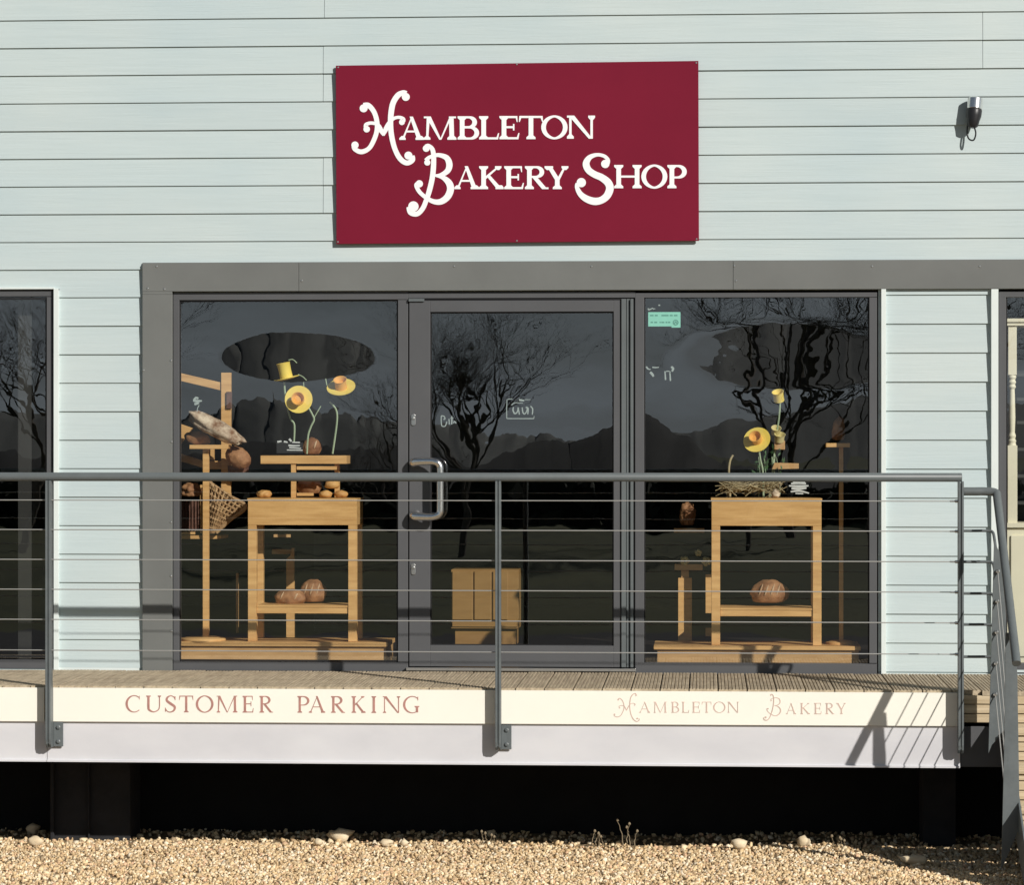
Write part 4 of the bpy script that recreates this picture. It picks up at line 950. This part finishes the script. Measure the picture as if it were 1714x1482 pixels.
# small raised stand on the left table
Y = .17; r = thing("raised_stand", P(508, 833, Y), "small wooden stand raised on the left table", "stand")
m = MB(); m.box(XX(436, Y), XX(580, Y), Y, Y+.20, ZZ(777, Y), ZZ(763, Y)); m.build("stand_top", M['pineh'], r, bevel=.002)
for a in (487, 560):
    m = MB(); yy = Y+.01 if a < 500 else Y+.16; m.box(XX(a, yy), XX(a+8, yy), yy, yy+.03, tzl+.001, ZZ(777.3, Y)); m.build("leg", M['pine'], r, bevel=.001)
m = MB(); m.box(XX(496, Y), XX(563, Y), Y+.012, Y+.03, ZZ(787, Y), ZZ(781, Y)).box(XX(496, Y), XX(524, Y), Y+.012, Y+.03, ZZ(831, Y), ZZ(826, Y)); m.build("rail", M['pineh'], r, bevel=.001)
# slate price card
Y = .19; r = thing("price_card", P(492, 763, Y), "small black price card with white scribble on the raised stand", "card")
m = MB(); m.pbox(463, 741, 507, 759, Y, .004); m.build("card", M['slate'], r)
m = MB(); fm = lambda x, y: W(420+x/7.8, 590+y/7.8, Y-.0005)
for s in ([(345,1170,12),(400,1160,10)], [(430,1165,12),(480,1175,9)], [(500,1130,14),(530,1165,12)], [(540,1175,8),(640,1178,9)], [(490,1215,12),(560,1220,10),(640,1218,8)], [(500,1245,9),(600,1250,9),(655,1255,7)], [(470,1276,7),(575,1278,7),(675,1280,7)]): flat_stroke(m, s, Y-.0003, .0004, fm)
m.build("card_print", M['pale'], r)

# slim stands: pole, round base, top plate
def slim(px, yt, yb, tx0, tx1, bx0, bx1, Y, pz, lab, mm='pine', wpx=10):
    r = thing("slim_stand", (XX(px, Y), Y, pz), lab, "stand", "slim wooden stands for loaves")
    m = MB(); hw = wpx/2*(Y+D)/F; x = XX(px, Y); m.box(x-hw, x+hw, Y-hw, Y+hw, pz+.02, ZZ(yt+7, Y)); m.build("pole", M[mm], r, bevel=.0015)
    m = MB(); m.box(XX(tx0, Y), XX(tx1, Y), Y-.06, Y+.06, ZZ(yt+7, Y)+.0003, ZZ(yt, Y)); m.build("top_plate", M['pineh'], r, bevel=.002)
    rad = (XX(bx1, Y)-XX(bx0, Y))/2; m = MB(); m.lathe([(rad, 0), (rad, .010), (rad*.97, .014), (rad*.8, .016), (rad*.75, .020)], ((XX(bx0, Y)+XX(bx1, Y))/2, Y, pz), n=32); m.build("base", M['pineh'], r, smooth=True)
slim(345, 745, 1068, 320, 384, 302, 378, .18, pzl, "slim wooden stand left of the table in the left window")
slim(1408, 742, 1073, 1382, 1422, 1382, 1432, .235, pzr, "slim wooden stand at the right end of the right window", 'oak', 7)
# wooden rack: upright with slanting rails
Y = .40; r = thing("wooden_rack", P(378, 900, Y), "pale wooden rack with slanting rails in the left window corner", "rack")
m = MB(); m.pbox(370, 624, 386, 833, Y, .04); m.build("upright", M['pine'], r, bevel=.002)
for pts in ([(290, 635), (370, 654), (370, 640.5), (290, 622)], [(290, 769), (341, 784), (341, 772), (290, 756)], [(290, 745), (300, 746), (322, 717), (290, 706)]):
    m = MB(); m.pquad(pts, Y+.01, .03); m.build("rail", M['pineh'], r, bevel=.002)
m = MB(); m.pbox(352, 752, 358, 770, Y+.02, .03); m.pbox(341, 772, 371, 786, Y+.03, .02); m.build("brace", M['pine'], r, bevel=.001)
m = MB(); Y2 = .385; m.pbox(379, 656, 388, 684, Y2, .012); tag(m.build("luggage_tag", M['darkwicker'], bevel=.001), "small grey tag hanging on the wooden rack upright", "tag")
m = MB(); m.pbox(395, 960, 398.5, 1060, .62, .03); tag(m.build("board_sunlit_strip", M['oak'], bevel=.001), "board behind the slim stand, shaped as its sunlit strip only", "board")  # board cut to the shape of its sunlit strip, shaded rest left out
# wicker basket, woven cone lying on its side
def basket(poly, Y, lab):
    r = thing("wicker_basket", P(370, 893, Y), lab, "basket")
    rows = 9
    A, B, C, Dd = [Vector(q) for q in poly]     # left-top, right tip, bottom, left-bottom
    wv = MB()
    for i in range(rows+1):
        u = i/rows; pa = A.lerp(Dd, u); pb = B.lerp(C, u)
        pts = []
        for k in range(26):
            s = k/25; q = pa.lerp(pb, s); yy = Y-.05*math.sin(math.pi*s)*(1-abs(u-.4))+.008*math.sin(k*2.1+i*math.pi)
            X, Z = W(q.x, q.y, Y); pts.append((X, yy, Z))
        wv.tube(pts, .0062, 6)
    wv.build("weave", M['wicker'], r, smooth=True)
    sp = MB()
    for k in range(10):
        s = k/9; a = A.lerp(B, s); b = Dd.lerp(C, s); pts = []
        for i in range(8):
            u = i/7; q = a.lerp(b, u); X, Z = W(q.x, q.y, Y); pts.append((X, Y-.05*math.sin(math.pi*s)*(1-abs(u-.4)), Z))
        sp.tube(pts, .006, 6)
    sp.build("ribs", M['wicker'], r, smooth=True)
    rm = MB(); pts = [P(q.x, q.y, Y-.012) for q in (A, A.lerp(B, .3)+Vector((0, 6)), B, B.lerp(C, .5), C)]
    rm.tube(catmull([tuple(p) for p in pts], 6), .011, 8); rm.build("rim", M['wicker'], r, smooth=True)
    bk = MB(); bk.prism([W(q.x, q.y, Y) for q in (Dd, C, B, A)], Y+.02, Y+.05); bk.build("lining", M['wicker'], r)
basket([(350, 806), (411, 847), (362, 892), (348, 892)], .30, "open wicker basket tipped beside the slim stand")
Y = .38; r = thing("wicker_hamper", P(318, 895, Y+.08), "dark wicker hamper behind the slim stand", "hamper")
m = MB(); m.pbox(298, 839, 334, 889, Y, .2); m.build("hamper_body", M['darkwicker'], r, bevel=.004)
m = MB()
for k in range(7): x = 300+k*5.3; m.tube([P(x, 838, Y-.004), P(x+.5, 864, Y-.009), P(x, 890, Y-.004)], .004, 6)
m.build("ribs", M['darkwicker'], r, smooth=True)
m = MB(); m.pbox(335, 812, 338.5, 893, Y-.02, .012); m.build("strut", M['pineh'], r)
m = MB(); Y = .36; m.pbox(298, 897, 370, 902.5, Y, .26); m.pbox(300, 891, 326, 895, Y, .02); tag(m.build("thin_shelf", M['pineh'], bevel=.001), "thin pine shelf under the hamper and the basket", "shelf")
# stand behind the left table
Y = .75; r = thing("notched_stand", P(486, 1077, Y), "wooden notched stand seen between the left table's legs", "stand")
m = MB(); m.prism([W(479, 1111, Y), W(492, 1111, Y), W(492, 918, Y), W(488, 918, Y), W(486, 930, Y), W(479, 937, Y)], Y, Y+.04); m.build("upright", M['pine'], r, bevel=.001)
m = MB(); m.pbox(455, 920, 487, 928, Y+.05, .03); m.pbox(458, 895, 486, 900, Y+.05, .02); m.build("cross_bar", M['oak'], r, bevel=.001)
# right window small pieces
Y = .55; r = thing("plant_stand", P(1147, 1068, Y), "square wooden plant stand with a wide cap left of the right table", "stand")
m = MB(); m.pbox(1135, 968, 1158, 1115, Y, .06); m.build("post", M['pine'], r, bevel=.002)
m = MB(); m.pbox(1129, 945, 1176, 955, Y-.02, .10); m.build("cap", M['oak'], r, bevel=.002)
m = MB(); m.pbox(1140, 955.5, 1153, 968, Y+.01, .04); m.build("neck", M['oak'], r, bevel=.002)
m = MB(); m.pbox(1181, 962, 1195, 1027, Y+.02, .04); m.pbox(1181, 1052, 1194, 1066, Y+.02, .04); tag(m.build("short_board", M['pine'], bevel=.001), "short pine board propped behind the right table's left leg", "board")
m = MB(); m.pbox(1128, 885, 1179, 892, .50, .10); tag(m.build("little_shelf", M['oak'], bevel=.001), "small wooden shelf holding the upright crusty loaf", "shelf")
def flowerlets(lab, spots, Y):
    r = thing("cream_blossoms", P(spots[0][0], spots[0][1]+6, Y), lab, "flowers")
    for x, y, s in spots:
        m = MB(); c = P(x, y, Y)
        for k in range(5):
            a = 2*math.pi*k/5+x; m.lathe([(.001, 0), (s*.5, s*.5), (s*.35, s*.9), (.001, s)], c, (math.cos(a), -.5, math.sin(a)), 7)
        m.build("blossom", M['palecup'], r, smooth=True)
flowerlets("cream blossoms lying on the square plant stand", [(1146, 939, .03), (1169, 926, .022), (1182, 940, .03)], .53)
m = MB(); Y = .34; m.pquad([(1292, 786), (1337, 785), (1337, 776), (1296, 775)], Y, .08); tag(m.build("bread_board", M['oak'], bevel=.002), "small brown wooden board above the straw in the right window", "board")
# straw heap
random.seed(21)
r = thing("straw_bundle", P(1258, 828, .32), "pale straw and dried wheat heaped on the right table", "straw")
m = MB()
for k in range(150):
    x = random.uniform(1216, 1300); y = 814+random.gauss(0, 5)+abs(x-1258)*.03; a = random.gauss(.1, .35); l = random.uniform(8, 22)
    Y = random.uniform(.26, .40); c = P(x, min(y, 826), Y); dd = Vector((math.cos(a), random.uniform(-.3, .3), math.sin(a)))*l*(Y+D)/F
    m.tube([c-dd, c+Vector((0, 0, .004)), c+dd], .0022, 4)
m.build("stalks", M['straw'], r)
m = MB()
for k in range(22):
    x = random.uniform(1218, 1304); c = P(x, 812+random.gauss(0, 4), random.uniform(.26, .36)); m.lathe([(.001, 0), (.006, .008), (.007, .022), (.001, .035)], c, (random.uniform(-1, 1), -.3, random.uniform(-.4, .4)), 6)
m.build("ears", M['straw'], r)
# green foliage beside the flowers
random.seed(5)
r = thing("green_foliage", P(1288, 800, .36), "dark green leaves around the flower stems in the right window", "foliage")
m = MB()
for k in range(60):
    c = P(random.uniform(1266, 1312), random.uniform(752, 800), random.uniform(.32, .42)); d1 = Vector((random.gauss(0, 1), random.gauss(0, .6), random.gauss(.5, 1))).normalized()*random.uniform(.02, .05)
    s = d1.cross(Vector((random.gauss(0, 1), 1, random.gauss(0, 1)))).normalized()*.006
    n0 = len(m.v); m.v += [tuple(c), tuple(c+d1*.5+s), tuple(c+d1), tuple(c+d1*.5-s)]; m.f.append((n0, n0+1, n0+2, n0+3))
m.build("leaves", M['leaf'], r)
m = MB()
for k in range(5): a = P(1270+k*9, 832, .37); b = P(1272+k*8+random.uniform(-6, 6), 765, .37); m.tube([a, (a+b)/2+Vector((.01, 0, 0)), b], .002, 5)
m.build("stems", M['stem'], r)
# snowflake shaped card
m = MB(); Y = .26; fm = lambda x, y: W(1190+x/6.856, 640+y/6.856, Y-.0005)
for s in ([(895,1190,8),(1010,1195,14),(1120,1190,8)], [(920,1165,10),(1010,1160,10),(1090,1165,10)], [(925,1220,12),(1010,1225,14),(1095,1215,10)], [(915,1258,8),(1020,1250,10),(1125,1275,7)], [(970,1278,7),(1060,1280,7)], [(940,1150,7),(1080,1152,7)]): flat_stroke(m, s, Y, .003, fm)
tag(m.build("paper_ornament", M['pale']), "pale lacy paper ornament right of the straw heap", "ornament")
m = MB(); Y = .35; m.pbox(1296, 738, 1314, 753, Y, .03); tag(m.build("small_pot", M['oak'], bevel=.003), "little brown pot under the pale flower cups", "pot")

# paper daffodils
def daffodil(lab, px, py, Y, face, rb, cup_r, cup_h, parts_, stem_px, petal='yellow', cup='yellow', brim=True, group="yellow paper daffodils"):
    c = P(px, py, Y); f = Vector(face).normalized(); r = thing("paper_daffodil", P(*stem_px[-1], Y) if stem_px else c, lab, "flower", group)
    if brim:
        m = MB(); m.lathe([(.002, -.006), (rb*.5, -.006), (rb, .002), (rb*1.0, .006), (rb*.96, .006), (rb*.5, -.001), (.002, -.001)], c, f, 32); m.build("petals", M[petal], r, smooth=True)
    m = MB(); m.lathe([(cup_r*.92, .0), (cup_r*.90, cup_h*.5), (cup_r*.95, cup_h*.95), (cup_r*1.04, cup_h), (cup_r*.95, cup_h*1.0), (cup_r*.85, cup_h*.9), (cup_r*.6, cup_h*.5), (.002, cup_h*.5)] if cup_h > 0 else [(cup_r, 0), (.002, .002)], c, f, 28); m.build("trumpet", M[cup], r, smooth=True)
    if stem_px:
        m = MB(); pts = catmull([tuple(P(a, b, Y)+Vector((0, .02, 0))) for a, b in stem_px], 5); m.tube(pts, .0055, 6); m.build("stem", M['stem'], r, smooth=True)
    return r
daffodil("upright paper daffodil with its trumpet pointing up", 480, 634, .25, (-.22, -.08, 1), .074, .040, .092, None, [(475, 640), (476, 655), (478, 672), (485, 700), (492, 712), (491, 745)])
daffodil("round paper daffodil facing straight out of the left window", 500, 669, .22, (.03, -1, .12), .079, .036, .05, None, [(516, 683), (522, 694), (525, 703), (520, 714), (515, 730), (513, 760)], cup='orange')
daffodil("paper daffodil tilted back at the right of the flower group", 571, 649, .24, (-.05, -.62, .85), .082, .037, .055, None, [(551, 673), (558, 680), (563, 690), (563, 710), (556, 760)], cup='orange')
for pts in ([(497, 607), (489, 602), (494, 606)],): pass
r = thing("stray_stems", P(520, 760, .3), "thin pale curved stems among the left window flowers", "stem")
for pts in ([(483, 603), (490, 602), (497, 608)], [(499, 627), (507, 631), (513, 637)], [(508, 640), (509, 655)], [(537, 680), (530, 692), (525, 701)], [(545, 634), (547, 645)]):
    m = MB(); m.tube(catmull([tuple(P(a, b, .27)) for a, b in pts], 4), .0032, 6); m.build("stem", M['stem'], r, smooth=True)
daffodil("lone yellow flower cup highest in the right window", 1304, 671, .36, (-.15, -.5, .9), .03, .033, .058, None, [(1306, 673), (1304, 700), (1296, 760), (1290, 830)], brim=False)
daffodil("open paper daffodil facing left in the right window", 1267, 737, .28, (-.25, -.85, .45), .078, .034, .05, None, [(1270, 750), (1273, 770), (1277, 790), (1278, 832)], cup='orange')
daffodil("pale flower cup just behind the open daffodil", 1298, 726, .38, (.1, -.6, .8), .03, .028, .04, None, [(1299, 728), (1297, 760), (1290, 830)], petal='palecup', cup='palecup', brim=False)
daffodil("wider pale flower cup standing on the little brown pot", 1304, 738, .36, (.1, -.5, .9), .034, .031, .042, None, None, petal='palecup', cup='palecup', brim=False)
m = MB(); m.tube(catmull([tuple(P(a, b, .3)) for a, b in [(1227, 762), (1222, 772), (1220, 792), (1222, 832)]], 5), .006, 8); tag(m.build("curved_stalk", M['straw'], smooth=True), "pale curved stalk left of the open daffodil", "stem")

# cupboard inside the door
Y = 2.2; r = thing("low_cupboard", P(812, 1080, Y), "low honey coloured wooden cupboard inside the shop door", "cupboard")
m = MB(); m.pbox(755, 954, 868, 1053, Y, .4); m.build("carcass", M['kraft'], r, bevel=.003)
for a, b in ((757, 791), (794, 822), (825, 850)):
    m = MB(); m.pbox(a, 957, b, 1038, Y-.012, .0115); m.build("door_panel", M['kraft'], r, bevel=.003)
m = MB(); m.pbox(757, 1041, 866, 1050, Y-.010, .0095); m.build("rail", M['kraft'], r, bevel=.002)
m = MB(); m.pbox(762, 1054, 864, 1080, Y+.03, .3); m.build("toe_kick", M['kraft'], r)
# pale shelving deeper in the shop
Y = 3.4; r = thing("shop_shelving", P(560, 1000, Y), "dim grey shelving unit deep inside the shop", "shelving")
m = MB(); m.pbox(525, 885, 600, 1060, Y, .04); m.build("back_panel", M['lino'], r)
m = MB()
for y in (905, 950, 1000, 1050): m.pbox(525, y, 600, y+4, Y-.2, .2)
m.build("shelves", M['lino'], r)

# cream dresser in the far right window
Y = .14; r = thing("cream_dresser", P(1760, 1112, Y+.2), "cream painted dresser with turned spindle behind the right edge window", "dresser")
def dbx(a, b, c_, d_, dd=.0, dep=.05): m.pbox(a, b, c_, d_, Y+dd, dep)
m = MB(); m.pbox(1683, 533, 1860, 539, Y-.02, .4); m.pbox(1685, 539, 1858, 545, Y-.008, .38); m.build("cornice", M['cream'], r, bevel=.002)
x = XX(1694, Y+.03); s_ = (Y+D)/F
def zz(p): return ZZ(p, Y+.03, 1694)
for xo in (0, XX(1850, Y)-XX(1694, Y)):
    m = MB(); hw = 7*s_
    m.box(x+xo-hw, x+xo+hw, Y+.005, Y+.005+2*hw, zz(628), zz(545.3)); m.box(x+xo-hw-.003, x+xo+hw+.003, Y+.003, Y+.007+2*hw, zz(876), zz(746))
    prof = [(7,746),(6,742),(7,738),(5,735),(6.5,730),(4.6,724),(5.5,700),(4.6,660),(4.2,652),(6.5,648),(5,644),(6.8,640),(5,636),(7,632),(6.5,628)]
    m.lathe([(a*s_, zz(b)-zz(746)) for a, b in prof], (x+xo, Y+.005+hw, zz(746)), n=20); m.build("spindle", M['cream'], r, bevel=.001)
m = MB(); m.pbox(1681, 876, 1862, 884, Y-.02, .44); m.build("worktop", M['cream'], r, bevel=.002)
m = MB(); m.pbox(1684, 884.5, 1858, 1113, Y, .4); m.build("dresser_base", M['cream'], r, bevel=.002)
for a, b in ((1692, 1768), (1774, 1850)): m = MB(); m.pbox(a, 897, b, 1100, Y-.012, .0115); m.build("dresser_door", M['cream'], r, bevel=.003)
m = MB(); m.pbox(1684, 545.5, 1858, 876, Y+.36, .02); m.build("back_board", M['slate'], r)
for y in (625, 666, 705, 750, 795, 840):
    m = MB(); m.pbox(1702, y, 1843, y+5, Y+.15, .2); m.build("shelf", M['lino'], r)

# ================================================================== BEHIND THE VIEWER (seen reflected in the panes)
def bare_tree(X, Y, hgt, r0, seed, lean, lab, maxl=6):
    rnd = random.Random(seed); r = thing("bare_tree", (X, Y, GZ-.1), lab, "tree", "leafless trees behind the viewer")
    tr = MB(); br = MB()
    def grow(p, d, L_, rad, lev):
        segs = 5 if lev < 3 else 3; pts = [p]; rs = [rad]; q = p.copy(); dd = d.copy()
        for i in range(segs):
            dd = (dd+Vector((rnd.gauss(0, .14), rnd.gauss(0, .14), rnd.gauss(.03, .10)))).normalized(); q = q+dd*L_/segs; pts.append(q.copy()); rs.append(rad*(1-.45*(i+1)/segs))
        (tr if lev == 0 else br).tube(pts, rs, 8 if lev < 2 else (5 if lev < 4 else 3), cap=False)
        if lev >= maxl: return
        nk = 4 if lev < 2 else rnd.choice([3, 4, 4] if lev < 5 else [3, 3, 4])
        for k in range(nk):
            j = rnd.randint(max(1, segs-3), segs); a = rnd.uniform(0, 2*math.pi); sp = rnd.uniform(.4, .95)
            side = Vector((math.cos(a), math.sin(a), rnd.uniform(-.25, .35)))
            nd = (dd*1.0+side*sp).normalized(); grow(pts[j], nd, L_*rnd.uniform(.58, .82), rs[j]*rnd.uniform(.56, .80), lev+1)
    grow(Vector((X, Y, GZ-.1)), Vector((lean, 0, 1)).normalized(), hgt*.3, r0, 0)
    tr.build("trunk", M['bark'], r, smooth=True); br.build("crown", M['bark'], r, smooth=True)
bare_tree(2.0, -52, 11, .09, 31, -.12, "leafless tree mirrored between the two trees of the right window", 6)
bare_tree(.9, -44, 10, .10, 4, .08, "leafless tree mirrored in the right display window", 7)
bare_tree(-4.6, -40, 9.5, .09, 7, .10, "leafless tree mirrored in the door glass", 7)
bare_tree(-6.3, -46, 4.2, .07, 15, .0, "small leafless bush mirrored at the left window's right edge")
bare_tree(-13.6, -42, 9, .09, 18, .2, "leafless tree mirrored in the window at the photo's left edge")
bare_tree(3.6, -47, 10, .09, 9, .12, "leafless tree mirrored at the right edge of the right window", 7)
random.seed(77)
def hedge(x0, x1, Y, hh, lab, n):
    m = MB()
    for k in range(n):
        c = Vector((random.uniform(x0, x1), Y+random.gauss(0, .8), GZ+hh*random.random()**.7*(1+.25*noise.noise(Vector((k*.01, 0, 0))))))
        a = Vector((random.gauss(0, 1), random.gauss(0, 1), random.gauss(0, 1))).normalized()*.4; b = a.cross(Vector((random.gauss(0, 1), random.gauss(0, 1), 1))).normalized()*.3
        m.quad(c-a, c-b, c+a, c+b)
    tag(m.build("hedge", M['hedge']), lab, "hedge")
hedge(-30, 14, -62, .95, "dark hedge across the field behind the viewer", 9000)
